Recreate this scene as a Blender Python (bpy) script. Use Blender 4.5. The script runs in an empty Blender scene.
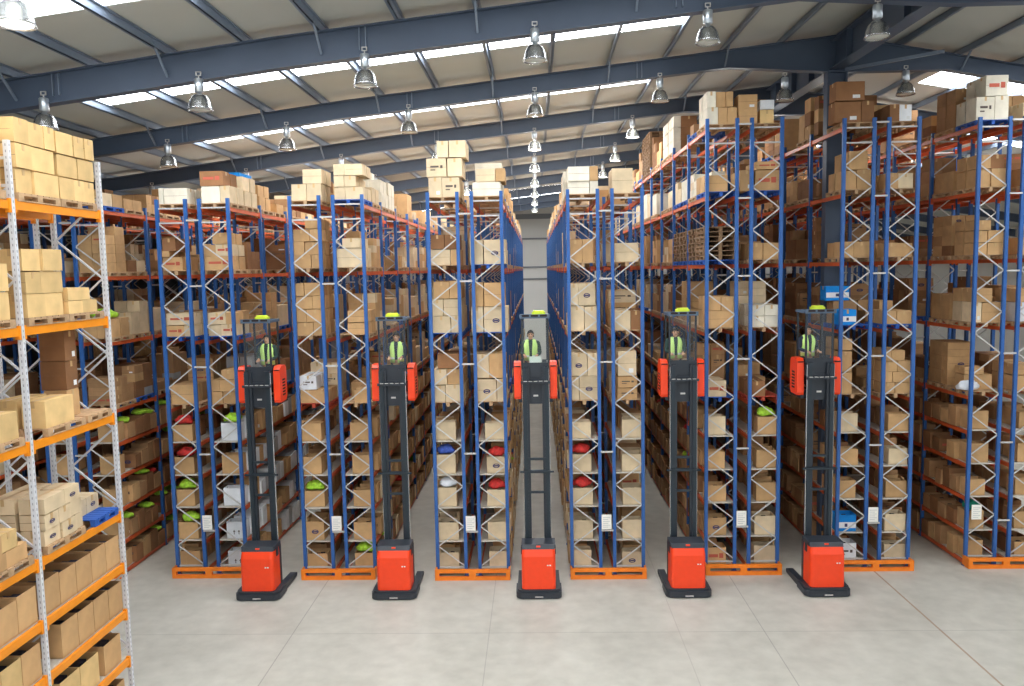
import bpy, math, random
from mathutils import Vector, Matrix
from mathutils.bvhtree import BVHTree

SC = bpy.context.scene
COL = SC.collection
RND = random.Random(11)
PI = math.pi

# ------------------------------------------------------------------ camera
CAM = (0.0, -24.015, 9.469)
F_PX = 791.22
YAW, TILT, ROLL = 0.0304, 0.0925, -0.0194


def cam_axes():
    cy, sy = math.cos(YAW), math.sin(YAW)
    fwd = Vector((-sy * math.cos(TILT), cy * math.cos(TILT), -math.sin(TILT)))
    right = Vector((cy, sy, 0))
    up = right.cross(fwd)
    r2 = right * math.cos(ROLL) + up * math.sin(ROLL)
    u2 = -right * math.sin(ROLL) + up * math.cos(ROLL)
    return r2, u2, fwd


AX_R, AX_U, AX_F = cam_axes()
cd = bpy.data.cameras.new('camera')
cd.sensor_width = 36.0
cd.lens = F_PX / 1024 * 36.0
cd.clip_end = 300
cam = bpy.data.objects.new('camera', cd)
m = Matrix.Identity(4)
for i in range(3):
    m[i][0], m[i][1], m[i][2], m[i][3] = AX_R[i], AX_U[i], -AX_F[i], CAM[i]
cam.matrix_world = m
COL.objects.link(cam)
SC.camera = cam


def project(p):
    v = Vector(p) - Vector(CAM)
    z = v.dot(AX_F)
    if z < 0.1:
        return None
    return 512 + F_PX * v.dot(AX_R) / z, 343 - F_PX * v.dot(AX_U) / z


def in_frame(p, mx=40, my=40):
    q = project(p)
    return q is not None and -mx < q[0] < 1024 + mx and -my < q[1] < 686 + my


# ------------------------------------------------------------------ materials
def lin(c):
    c = c / 255.0
    return c / 12.92 if c <= 0.04045 else ((c + 0.055) / 1.055) ** 2.4


def mat(name, rgb, rough=0.7, metal=0.0, var=0.0, scale=6.0, emit=0.0, bump=0.0, alpha=None, objvar=0.0, spec=0.5):
    mt = bpy.data.materials.new(name)
    mt.use_nodes = True
    nt = mt.node_tree
    b = nt.nodes['Principled BSDF']
    base = (lin(rgb[0]), lin(rgb[1]), lin(rgb[2]), 1)
    b.inputs['Base Color'].default_value = base
    b.inputs['Roughness'].default_value = rough
    b.inputs['Metallic'].default_value = metal
    b.inputs['Specular IOR Level'].default_value = spec
    if emit:
        b.inputs['Emission Color'].default_value = base
        b.inputs['Emission Strength'].default_value = emit
    last = None
    if var or bump:
        tc = nt.nodes.new('ShaderNodeTexCoord')
        nz = nt.nodes.new('ShaderNodeTexNoise')
        nz.inputs['Scale'].default_value = scale
        nz.inputs['Detail'].default_value = 4
        nt.links.new(tc.outputs['Object'], nz.inputs['Vector'])
        if var:
            mp = nt.nodes.new('ShaderNodeMapRange')
            mp.inputs['From Min'].default_value = 0.3
            mp.inputs['From Max'].default_value = 0.7
            mp.inputs['To Min'].default_value = 1 - var
            mp.inputs['To Max'].default_value = 1 + var
            nt.links.new(nz.outputs['Fac'], mp.inputs['Value'])
            last = mp.outputs['Result']
        if bump:
            bp = nt.nodes.new('ShaderNodeBump')
            bp.inputs['Strength'].default_value = bump
            bp.inputs['Distance'].default_value = 0.02
            nt.links.new(nz.outputs['Fac'], bp.inputs['Height'])
            nt.links.new(bp.outputs['Normal'], b.inputs['Normal'])
    if objvar:
        oi = nt.nodes.new('ShaderNodeObjectInfo')
        mp2 = nt.nodes.new('ShaderNodeMapRange')
        mp2.inputs['To Min'].default_value = 1 - objvar
        mp2.inputs['To Max'].default_value = 1 + objvar
        nt.links.new(oi.outputs['Random'], mp2.inputs['Value'])
        if last is not None:
            mu = nt.nodes.new('ShaderNodeMath')
            mu.operation = 'MULTIPLY'
            nt.links.new(last, mu.inputs[0])
            nt.links.new(mp2.outputs['Result'], mu.inputs[1])
            last = mu.outputs[0]
        else:
            last = mp2.outputs['Result']
    if last is not None:
        vm = nt.nodes.new('ShaderNodeVectorMath')
        vm.operation = 'SCALE'
        vm.inputs[0].default_value = base[:3]
        nt.links.new(last, vm.inputs['Scale'])
        nt.links.new(vm.outputs['Vector'], b.inputs['Base Color'])
    if alpha is not None:
        b.inputs['Alpha'].default_value = alpha
    return mt


M = {}
M['blue'] = mat('blue_rack_paint', (48, 98, 166), 0.42, var=0.06, scale=3)
M['orange'] = mat('orange_guard_paint', (250, 134, 28), 0.5, var=0.08, scale=4)
M['beam'] = mat('red_orange_beam_paint', (212, 94, 46), 0.45, var=0.08, scale=3)
M['wbeam'] = mat('yellow_orange_beam_paint', (246, 150, 24), 0.45, var=0.06, scale=3)
M['wpost'] = mat('pale_grey_post_paint', (214, 216, 220), 0.45, var=0.05, scale=3)
M['slot'] = mat('dark_slot', (150, 152, 158), 0.8)
M['galv'] = mat('galvanised_steel', (206, 204, 200), 0.5, metal=0.15, var=0.05)
M['panel'] = mat('pale_shelf_board', (206, 198, 184), 0.65, var=0.06)
M['sign'] = mat('white_sign', (250, 248, 238), 0.6)
M['signink'] = mat('grey_sign_ink', (206, 208, 204), 0.6)
M['wood'] = mat('pallet_wood', (190, 156, 118), 0.8, var=0.16, scale=9, objvar=0.14)
M['oldwood'] = mat('weathered_pallet_wood', (146, 116, 86), 0.85, var=0.2, scale=9, objvar=0.2)
M['bluewood'] = mat('blue_pallet_paint', (42, 92, 178), 0.7, var=0.12, scale=7)
M['redwood'] = mat('red_pallet_paint', (176, 66, 44), 0.7, var=0.12, scale=7)
M['tape'] = mat('parcel_tape', (206, 170, 118), 0.35)
M['mark'] = mat('dark_blue_print', (70, 66, 104), 0.8)
M['rprint'] = mat('red_print', (196, 96, 74), 0.8)
M['kprint'] = mat('black_print', (96, 84, 76), 0.8)
M['sticker'] = mat('white_sticker', (240, 240, 238), 0.6)
CARD = {
    't': ('tan', (204, 164, 116)), 'l': ('beige', (222, 200, 164)), 'b': ('brown', (148, 106, 72)),
    'y': ('yellowish', (226, 192, 134)), 'w': ('white', (232, 234, 236)), 'p': ('pale', (228, 220, 200)),
    'u': ('blue', (30, 140, 222)), 'g': ('grey', (172, 172, 172)), 'e': ('red', (206, 40, 40)),
    'm': ('mid-brown', (178, 138, 98)), 'd': ('dark-brown', (118, 90, 66)),
}
for k, (n, c) in CARD.items():
    M['c' + k] = mat(n + '_cardboard', c, 0.8, var=0.12, scale=2.6, bump=0.3, objvar=0.13, spec=0.25)
M['inside'] = mat('brown_carton_inside', (140, 104, 74), 0.9, var=0.1)
M['cloth'] = mat('dark_packed_clothing', (52, 50, 62), 0.9, var=0.4, scale=14)
M['hivis'] = mat('hi_vis_yellow_green', (176, 226, 62), 0.7, var=0.3, scale=10)
M['redcloth'] = mat('red_clothing', (208, 54, 48), 0.8, var=0.3, scale=10)
M['blucloth'] = mat('blue_clothing', (64, 92, 178), 0.8, var=0.3, scale=12)
M['whibag'] = mat('white_plastic', (236, 240, 246), 0.35, var=0.06, scale=6)
M['teal'] = mat('green_clothing', (24, 140, 112), 0.8, var=0.2, scale=10)
M['truckred'] = mat('red_truck_paint', (252, 70, 24), 0.38, var=0.03)
M['truckblack'] = mat('charcoal_truck_paint', (44, 50, 58), 0.45, var=0.08)
M['mast'] = mat('dark_mast_steel', (46, 56, 64), 0.4, metal=0.3)
M['guard'] = mat('slate_overhead_guard', (86, 104, 124), 0.45)
M['chrome'] = mat('polished_rod', (210, 212, 214), 0.25, metal=0.9)
M['rubber'] = mat('black_rubber', (30, 30, 32), 0.8)
M['beacon'] = mat('yellow_green_beacon', (220, 238, 66), 0.4)
M['grille'] = mat('dark_grille', (40, 26, 24), 0.8)
M['screen'] = mat('pale_control_screen', (226, 234, 226), 0.4)
M['skin'] = mat('skin', (216, 164, 132), 0.6)
M['hair'] = mat('dark_hair', (40, 32, 28), 0.7)
M['eye'] = mat('dark_eye', (40, 30, 28), 0.4)
M['lip'] = mat('lips', (176, 104, 90), 0.6)
M['vest'] = mat('hi_vis_vest_cloth', (216, 250, 146), 0.7)
M['band'] = mat('reflective_band', (226, 230, 224), 0.4)
M['sweater'] = mat('dark_green_sweater', (44, 66, 62), 0.85)
M['navy'] = mat('navy_sweater', (40, 48, 66), 0.85)
M['trouser'] = mat('dark_trousers', (44, 48, 58), 0.85)
M['steelblue'] = mat('slate_blue_steel', (76, 90, 110), 0.5, var=0.08, scale=0.8)
M['purlin'] = mat('grey_blue_purlin', (128, 142, 160), 0.45, metal=0.2)
M['roof'] = mat('pale_roof_panel', (190, 193, 188), 0.75, var=0.03, scale=0.5)
M['darkwall'] = mat('dark_wall_cladding', (96, 98, 102), 0.8, var=0.05, scale=0.5)
M['wall'] = mat('pale_wall_cladding', (206, 204, 198), 0.75, var=0.03, scale=0.5)
M['wallrail'] = mat('dark_wall_rail', (120, 122, 126), 0.6)
M['alu'] = mat('spun_aluminium', (214, 222, 228), 0.3, metal=0.75)
M['sky'] = mat('daylit_skylight_sheet', (246, 250, 255), 0.5, emit=10.0)
M['lamp'] = mat('lit_lamp_glass', (255, 252, 240), 0.3, emit=5.0)

M['lampoff'] = mat('unlit_lamp_glass', (214, 220, 214), 0.2)


def glass_mat(name, tint, mixv):
    mt = bpy.data.materials.new(name)
    mt.use_nodes = True
    nt = mt.node_tree
    nt.nodes.remove(nt.nodes['Principled BSDF'])
    out = nt.nodes['Material Output']
    tr = nt.nodes.new('ShaderNodeBsdfTransparent')
    tr.inputs[0].default_value = tint
    gl = nt.nodes.new('ShaderNodeBsdfGlossy')
    gl.inputs['Roughness'].default_value = 0.05
    mx = nt.nodes.new('ShaderNodeMixShader')
    mx.inputs[0].default_value = mixv
    nt.links.new(tr.outputs[0], mx.inputs[1])
    nt.links.new(gl.outputs[0], mx.inputs[2])
    nt.links.new(mx.outputs[0], out.inputs[0])
    return mt


M['glass'] = glass_mat('clear_cab_window', (0.95, 0.97, 0.96, 1), 0.025)
M['bell'] = glass_mat('prismatic_reflector', (0.78, 0.8, 0.81, 1), 0.45)
M['bell'].node_tree.nodes['Glossy BSDF'].inputs['Roughness'].default_value = 0.25


def floor_mat():
    mt = bpy.data.materials.new('concrete_floor')
    mt.use_nodes = True
    nt = mt.node_tree
    b = nt.nodes['Principled BSDF']
    L = nt.links.new
    tc = nt.nodes.new('ShaderNodeTexCoord')
    n1 = nt.nodes.new('ShaderNodeTexNoise')
    n1.inputs['Scale'].default_value = 0.35
    n1.inputs['Detail'].default_value = 6
    n2 = nt.nodes.new('ShaderNodeTexNoise')
    n2.inputs['Scale'].default_value = 2.2
    n2.inputs['Detail'].default_value = 8
    L(tc.outputs['Object'], n1.inputs['Vector'])
    L(tc.outputs['Object'], n2.inputs['Vector'])
    r = nt.nodes.new('ShaderNodeValToRGB')
    r.color_ramp.elements[0].position = 0.3
    r.color_ramp.elements[0].color = (lin(176), lin(172), lin(160), 1)
    r.color_ramp.elements[1].position = 0.68
    r.color_ramp.elements[1].color = (lin(206), lin(202), lin(190), 1)
    ad = nt.nodes.new('ShaderNodeMath')
    ad.operation = 'MULTIPLY_ADD'
    ad.inputs[1].default_value = 0.45
    L(n2.outputs['Fac'], ad.inputs[0])
    ml = nt.nodes.new('ShaderNodeMath')
    ml.operation = 'MULTIPLY'
    ml.inputs[1].default_value = 0.55
    L(n1.outputs['Fac'], ml.inputs[0])
    L(ml.outputs[0], ad.inputs[2])
    L(ad.outputs[0], r.inputs['Fac'])
    sep = nt.nodes.new('ShaderNodeSeparateXYZ')
    L(tc.outputs['Object'], sep.inputs[0])

    def line(axis, pos, width):
        s = nt.nodes.new('ShaderNodeMath')
        s.operation = 'SUBTRACT'
        s.inputs[1].default_value = pos
        L(sep.outputs[axis], s.inputs[0])
        a = nt.nodes.new('ShaderNodeMath')
        a.operation = 'ABSOLUTE'
        L(s.outputs[0], a.inputs[0])
        lt = nt.nodes.new('ShaderNodeMath')
        lt.operation = 'LESS_THAN'
        lt.inputs[1].default_value = width
        L(a.outputs[0], lt.inputs[0])
        return lt.outputs[0]

    cur = r.outputs['Color']
    for axis, pos, wd, colr, fac in ((0, 10.3, 0.028, (150, 118, 88), 0.75), (0, -6.55, 0.014, (120, 116, 108), 0.5), (0, 5.8, 0.014, (120, 116, 108), 0.45),
                                     (0, -1.35, 0.012, (130, 126, 118), 0.4), (1, -4.1, 0.014, (130, 126, 118), 0.4), (0, 3.6, 0.012, (140, 130, 120), 0.3)):
        mx = nt.nodes.new('ShaderNodeMixRGB')
        mx.inputs['Color2'].default_value = (lin(colr[0]), lin(colr[1]), lin(colr[2]), 1)
        mm = nt.nodes.new('ShaderNodeMath')
        mm.operation = 'MULTIPLY'
        mm.inputs[1].default_value = fac
        L(line(axis, pos, wd), mm.inputs[0])
        L(mm.outputs[0], mx.inputs['Fac'])
        L(cur, mx.inputs['Color1'])
        cur = mx.outputs['Color']
    L(cur, b.inputs['Base Color'])
    b.inputs['Roughness'].default_value = 0.5
    b.inputs['Specular IOR Level'].default_value = 0.4
    return mt


M['floor'] = floor_mat()


# ------------------------------------------------------------------ mesh builder
class MB:
    def __init__(self):
        self.v, self.f, self.mi = [], [], []

    def quad(self, a, b, c, d, mi=0):
        n = len(self.v)
        self.v += [tuple(a), tuple(b), tuple(c), tuple(d)]
        self.f.append((n, n + 1, n + 2, n + 3))
        self.mi.append(mi)

    def hexa(self, p, mi=0, bottom=True):
        n = len(self.v)
        self.v += [tuple(q) for q in p]
        fs = [(4, 5, 6, 7), (0, 1, 5, 4), (1, 2, 6, 5), (2, 3, 7, 6), (3, 0, 4, 7)]
        if bottom:
            fs.append((3, 2, 1, 0))
        for q in fs:
            self.f.append(tuple(n + i for i in q))
            self.mi.append(mi)

    def box(self, x0, y0, z0, x1, y1, z1, mi=0, bottom=True):
        self.hexa([(x0, y0, z0), (x1, y0, z0), (x1, y1, z0), (x0, y1, z0), (x0, y0, z1), (x1, y0, z1), (x1, y1, z1), (x0, y1, z1)], mi, bottom)

    def bar(self, a, b, w, t, mi=0, up=(0, 1, 0)):
        a, b = Vector(a), Vector(b)
        d = (b - a).normalized()
        u = Vector(up)
        s = d.cross(u)
        if s.length < 1e-4:
            s = d.cross(Vector((1, 0, 0)))
        s.normalize()
        u = s.cross(d).normalized()
        s, u = s * w / 2, u * t / 2
        self.hexa([a - s - u, a + s - u, b + s - u, b - s - u, a - s + u, a + s + u, b + s + u, b - s + u], mi)

    def lathe(self, prof, n=20, mi=0, c=(0, 0, 0), cap0=False, cap1=False):
        base = len(self.v)
        for r, z in prof:
            for i in range(n):
                a = 2 * PI * i / n
                self.v.append((c[0] + r * math.cos(a), c[1] + r * math.sin(a), c[2] + z))
        for j in range(len(prof) - 1):
            for i in range(n):
                k = (i + 1) % n
                self.f.append((base + j * n + i, base + j * n + k, base + (j + 1) * n + k, base + (j + 1) * n + i))
                self.mi.append(mi)
        if cap0:
            self.f.append(tuple(base + i for i in reversed(range(n))))
            self.mi.append(mi)
        if cap1:
            self.f.append(tuple(base + (len(prof) - 1) * n + i for i in range(n)))
            self.mi.append(mi)

    def prism(self, pts, axis, a, b, mi=0):
        """closed outline pts (2-D) extruded along axis 'x', 'y' or 'z' from a to b"""
        def P(q, t):
            return {'x': (t, q[0], q[1]), 'y': (q[0], t, q[1]), 'z': (q[0], q[1], t)}[axis]
        n = len(self.v)
        k = len(pts)
        self.v += [P(q, a) for q in pts] + [P(q, b) for q in pts]
        for i in range(k):
            j = (i + 1) % k
            self.f.append((n + i, n + j, n + k + j, n + k + i))
            self.mi.append(mi)
        self.f.append(tuple(n + i for i in reversed(range(k))))
        self.f.append(tuple(n + k + i for i in range(k)))
        self.mi += [mi, mi]

    def tube(self, pts, r, n=8, mi=0):
        pts = [Vector(p) for p in pts]
        base = len(self.v)
        for i, p in enumerate(pts):
            d = (pts[min(i + 1, len(pts) - 1)] - pts[max(i - 1, 0)]).normalized()
            s = d.cross(Vector((0, 0, 1)))
            if s.length < 1e-3:
                s = Vector((1, 0, 0))
            s.normalize()
            u = s.cross(d).normalized()
            for k in range(n):
                a = 2 * PI * k / n
                self.v.append(tuple(p + s * r * math.cos(a) + u * r * math.sin(a)))
        for i in range(len(pts) - 1):
            for k in range(n):
                q = (k + 1) % n
                self.f.append((base + i * n + k, base + i * n + q, base + (i + 1) * n + q, base + (i + 1) * n + k))
                self.mi.append(mi)
        self.f.append(tuple(base + k for k in reversed(range(n))))
        self.f.append(tuple(base + (len(pts) - 1) * n + k for k in range(n)))
        self.mi += [mi, mi]

    def mesh(self, name, mats, smooth=False, fix=True):
        me = bpy.data.meshes.new(name)
        me.from_pydata(self.v, [], self.f)
        for mt in mats:
            me.materials.append(mt)
        me.polygons.foreach_set('material_index', self.mi)
        if smooth:
            me.polygons.foreach_set('use_smooth', [True] * len(self.f))
        me.update()
        if fix:
            import bmesh
            bm = bmesh.new()
            bm.from_mesh(me)
            bmesh.ops.recalc_face_normals(bm, faces=bm.faces)
            bm.to_mesh(me)
            bm.free()
        return me

    def build(self, name, mats, parent=None, loc=(0, 0, 0), smooth=False, fix=True):
        return put(name, self.mesh(name, mats if isinstance(mats, (list, tuple)) else [mats], smooth, fix), parent, loc)


def put(name, me, parent=None, loc=(0, 0, 0), rotz=0.0):
    o = bpy.data.objects.new(name, me)
    o.location = loc
    if rotz:
        o.rotation_euler = (0, 0, rotz)
    if parent is not None:
        o.parent = parent
    COL.objects.link(o)
    return o


def tag(o, label=None, cat=None, group=None, kind=None):
    if label:
        o['label'] = label
    if cat:
        o['category'] = cat
    if group:
        o['group'] = group
    if kind:
        o['kind'] = kind
    return o


def thing(name, loc, label, cat, group=None, rotz=0.0):
    o = bpy.data.objects.new(name, None)
    o.empty_display_size = 0.2
    o.location = loc
    o.rotation_euler = (0, 0, rotz)
    COL.objects.link(o)
    return tag(o, label, cat, group)


def empty_part(name, parent, loc):
    o = bpy.data.objects.new(name, None)
    o.empty_display_size = 0.1
    o.location = loc
    o.parent = parent
    COL.objects.link(o)
    return o


ORD = ['zeroth', 'first', 'second', 'third', 'fourth', 'fifth', 'sixth', 'seventh', 'eighth', 'ninth', 'tenth', 'eleventh', 'twelfth', 'thirteenth', 'fourteenth',
       'fifteenth', 'sixteenth', 'seventeenth', 'eighteenth', 'nineteenth', 'twentieth']
for a_ in ('twenty', 'thirty', 'forty', 'fifty', 'sixty', 'seventy', 'eighty', 'ninety'):
    if a_ != 'twenty':
        ORD.append(a_[:-1] + 'ieth')
    ORD += [a_ + '-' + q for q in ('first', 'second', 'third', 'fourth', 'fifth', 'sixth', 'seventh', 'eighth', 'ninth')]

# ------------------------------------------------------------------ the building
RS = 0.927
XR = 9.6                       # the line of inner columns under the ridge
YFRONT, YBACK = -40.0, 56.5
XL_, XR_ = -24.0, 36.0
FRAMES = [-5.015 - 0.015 + 6.9525 * i for i in range(-4, 9)]


def ztop(x):
    z = 16.08 + 0.103 * x / RS if x <= XR else 16.08 + 0.103 * XR / RS - 0.185 * (x - XR) / RS
    return 9.469 + RS * (z - 9.469) - 0.02 * max(0.0, -6.0 - x)


def zbot(x):
    zc = 9.469 + RS * (15.92 - 9.469)
    if x <= 6.2:
        return ztop(x) - 0.56
    if x <= XR:
        t = (x - 6.2) / (XR - 6.2)
        return (ztop(6.2) - 0.56) * (1 - t) + zc * t
    if x <= 13.0:
        t = (x - XR) / (13.0 - XR)
        return zc * (1 - t) + (ztop(13.0) - 0.52) * t
    return ztop(x) - 0.52


def sag(y):
    return -0.16 if y < -1 else 0.0


b = MB()
b.box(XL_, YFRONT, -0.2, XR_, YBACK, 0.0)
tag(b.build('floor', M['floor']), kind='structure')
b = MB()
b.box(XL_, YBACK, 0, XR_, YBACK + 0.2, 18.5)
wb = tag(b.build('wall_back', M['wall']), kind='structure')
b = MB()
b.box(XL_ - 0.2, YFRONT, 0, XL_, YBACK, 15.5)
tag(b.build('wall_left', M['darkwall']), kind='structure')
b = MB()
b.box(XR_, YFRONT, 0, XR_ + 0.2, YBACK, 14.5)
tag(b.build('wall_right', M['wall']), kind='structure')
for i, z in enumerate((8.4, 9.6, 12.45, 14.5)):
    b = MB()
    b.box(XL_, YBACK - 0.14, z, XR_, YBACK - 0.01, z + (0.5 if i == 3 else 0.16))
    tag(b.build('trim_%d' % (i + 1), M['wallrail']), kind='structure')

# roof: opaque sheets with a translucent strip in the middle of each bay
SKX = (-12.4, 4.3)
SKX_R = (14.1, 22.2)
RT = 0.22
rb = MB()


def roof_quad(mb, x0, x1, y0, y1, dz=0.0, mi=0):
    za, zb = ztop(x0) + RT + dz, ztop(x1) + RT + dz
    mb.hexa([(x0, y0, za), (x1, y0, zb), (x1, y1, zb), (x0, y1, za), (x0, y0, za + 0.08), (x1, y0, zb + 0.08), (x1, y1, zb + 0.08), (x0, y1, za + 0.08)], mi)


edges = [YFRONT] + FRAMES + [YBACK]
nsky = 0
for i in range(len(edges) - 1):
    y0, y1 = edges[i], edges[i + 1]
    s0, s1 = y0 + 2.0, y0 + 4.15
    if i == 0 or i == len(edges) - 2:
        roof_quad(rb, XL_, -6, y0, y1)
        roof_quad(rb, -6, XR, y0, y1)
        roof_quad(rb, XR, XR_, y0, y1)
        continue
    for a, c in ((y0, s0), (s1, y1)):
        roof_quad(rb, XL_, -6, a, c)
        roof_quad(rb, -6, XR, a, c)
        roof_quad(rb, XR, XR_, a, c)
    for a, c in ((XL_, SKX[0]), (SKX[1], XR), (XR, SKX_R[0]), (SKX_R[1], XR_)):
        roof_quad(rb, a, c, s0, s1)
    for a, c in ((SKX[0], -6), (-6, SKX[1]), SKX_R):
        nsky += 1
        sb = MB()
        roof_quad(sb, a, c, s0, s1, 0.01)
        tag(sb.build('window_%d' % nsky, M['sky']), kind='structure')
tag(rb.build('ceiling', M['roof']), kind='structure')

# portal frames
xs = [XL_ + 0.05, -12, -6, 0, 6.2, XR, 13.0, 22, XR_ - 0.05]
for y in FRAMES:
    b = MB()
    sg = sag(y)
    for i in range(len(xs) - 1):
        x0, x1 = xs[i], xs[i + 1]
        for (za0, zb0, za1, zb1, hw) in ((ztop(x0) - 0.03, ztop(x0), ztop(x1) - 0.03, ztop(x1), 0.15), (zbot(x0) + sg, zbot(x0) + 0.03 + sg, zbot(x1) + sg, zbot(x1) + 0.03 + sg, 0.15),
                                         (zbot(x0) + 0.02 + sg, ztop(x0) - 0.02, zbot(x1) + 0.02 + sg, ztop(x1) - 0.02, 0.02)):
            b.hexa([(x0, y - hw, za0), (x1, y - hw, za1), (x1, y + hw, za1), (x0, y + hw, za0), (x0, y - hw, zb0), (x1, y - hw, zb1), (x1, y + hw, zb1), (x0, y + hw, zb0)])
    r = tag(b.build('roof_beam', M['steelblue']), kind='structure')
    g = MB()
    for k in range(-8, 13):
        x = 0.6 + 1.836 * k
        if k % 2 == 0 or abs(x - XR) < 1.4:
            continue
        for s in (-1, 1):
            g.bar((x, y + s * 0.72, ztop(x) + 0.1), (x, y + s * 0.05, zbot(x) + 0.05), 0.05, 0.05, 0, (1, 0, 0))
        if k % 4 == 1:
            g.box(x + 0.9, y - 0.1, zbot(x + 0.9) + 0.02, x + 0.92, y + 0.1, ztop(x + 0.9) - 0.02)
            g.box(x + 1.05, y - 0.1, zbot(x + 1.05) + 0.02, x + 1.07, y + 0.1, ztop(x + 1.05) - 0.02)
    g.build('roof_brace', M['purlin'], r)
for k in range(-12, 13):
    x = 0.6 + 1.836 * k
    if x < XL_ + 0.3 or x > XR_ - 0.3:
        continue
    b = MB()
    z = ztop(x)
    b.box(x - 0.012, YFRONT, z, x + 0.012, YBACK, z + 0.21)
    b.box(x - 0.075, YFRONT, z, x + 0.012, YBACK, z + 0.02)
    b.box(x - 0.012, YFRONT, z + 0.19, x + 0.075, YBACK, z + 0.21)
    tag(b.build('roof_purlin', M['purlin']), kind='structure')
ZCOL = zbot(XR)
b = MB()
b.box(XR - 0.22, YFRONT, ZCOL + 0.1, XR + 0.22, YBACK, ZCOL + 0.14)
b.box(XR - 0.22, YFRONT, ZCOL + 0.96, XR + 0.22, YBACK, ZCOL + 1.0)
b.box(XR - 0.02, YFRONT, ZCOL + 0.13, XR + 0.02, YBACK, ZCOL + 0.97)
for y in [q + d for q in FRAMES for d in (1.9, 3.75, 5.6)]:
    b.box(XR - 0.2, y, ZCOL + 0.13, XR + 0.2, y + 0.03, ZCOL + 0.97)
tag(b.build('ridge_beam', M['steelblue']), kind='structure')
COLS = [FRAMES[5], FRAMES[7], FRAMES[9]]
CHW = 0.31
for y in COLS:
    b = MB()
    b.box(XR - CHW, y - 0.17, 0, XR - CHW + 0.04, y + 0.17, ZCOL + 0.02)
    b.box(XR + CHW - 0.04, y - 0.17, 0, XR + CHW, y + 0.17, ZCOL + 0.02)
    b.box(XR - CHW + 0.03, y - 0.02, 0, XR + CHW - 0.03, y + 0.02, ZCOL + 0.02)
    b.box(XR - CHW - 0.02, y - 0.2, ZCOL - 0.4, XR + CHW + 0.02, y + 0.2, ZCOL - 0.34)
    b.box(XR - CHW - 0.1, y - 0.25, 0, XR + CHW + 0.1, y + 0.25, 0.04)
    tag(b.build('steel_column', M['steelblue']), kind='structure')
    b = MB()
    b.bar((XR + 0.3, y + 0.0, ZCOL + 0.1), (XR + 2.4, y + 0.0 - 1.9, ZCOL + 0.1), 0.09, 0.09)
    tag(b.build('roof_brace', M['purlin']), kind='structure')

# ------------------------------------------------------------------ high-bay lamps
lb = MB()
lb.lathe([(0.02, 0.92), (0.10, 0.92), (0.115, 0.9), (0.115, 0.55), (0.1, 0.53), (0.06, 0.53), (0.05, 0.47)], 18, 0, cap0=False, cap1=True)
ME_HOUSE = lb.mesh('lamp_housing', [M['alu']], True)
lb = MB()
pr = [(0.07, 0.48), (0.13, 0.46), (0.19, 0.40), (0.235, 0.31), (0.265, 0.2), (0.285, 0.08), (0.31, 0.0), (0.3, 0.0), (0.27, 0.09), (0.25, 0.2), (0.22, 0.305), (0.18, 0.385), (0.12, 0.445), (0.06, 0.465)]
lb.lathe(pr, 24)
ME_BELL = lb.mesh('reflector', [M['bell']], True)
lb = MB()
lb.lathe([(0.001, 0.0), (0.15, 0.005), (0.262, 0.03)], 24, 0)
lb.lathe([(0.001, 0.12), (0.05, 0.15), (0.06, 0.25), (0.045, 0.4), (0.001, 0.42)], 12, 0)
ME_LENS = lb.mesh('lamp_glass', [M['lamp']], True)
ME_LENS_OFF = lb.mesh('lamp_glass', [M['lampoff']], True)
lb = MB()
lb.tube([(0, 0, 0.9), (0, 0, 1.02)], 0.015)
for s in (-1, 1):
    lb.box(-0.07, -0.02 , 1.0, -0.05, 0.02, 1.12) if s < 0 else lb.box(0.05, -0.02, 1.0, 0.07, 0.02, 1.12)
lb.box(-0.07, -0.02, 1.0, 0.07, 0.02, 1.02)
lb.box(-0.07, -0.02, 1.10, 0.07, 0.02, 1.12)
ME_HOOK = lb.mesh('hook', [M['galv']])
lamp_pts = []
LAMP_SEEN = {3: [(-7.62, 13.2)], 4: [(-11.53, 12.98), (-7.8, 13.33), (-3.87, 13.79), (0.09, 14.25), (4.05, 14.55), (7.88, 14.56)],
             5: [(-11.82, 12.99), (-7.91, 13.44), (-3.95, 13.89), (0.09, 14.32), (4.05, 14.66), (7.96, 14.72), (11.71, 14.69)]}
for y in FRAMES[3:12]:
    for k in range(-4, 7):
        x = 0.08 + 3.96 * k
        if y > 20 and abs(x) > 6:
            continue
        z = zbot(x) - 0.78
        if y < 3:
            near = [p for p in LAMP_SEEN[FRAMES.index(y)] if abs(p[0] - x) < 1.6]
            if not near:
                continue
            x, z = near[0]
        if k == 2:
            z = min(z, 14.58)
        if in_frame((x, y, z + 0.45), 20, 12):
            lamp_pts.append((x, y, z, k))
rows_l = sorted({p[1] for p in lamp_pts})
per_row = {}
for x, y, z, k in lamp_pts:
    per_row.setdefault(y, []).append(k)
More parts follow.
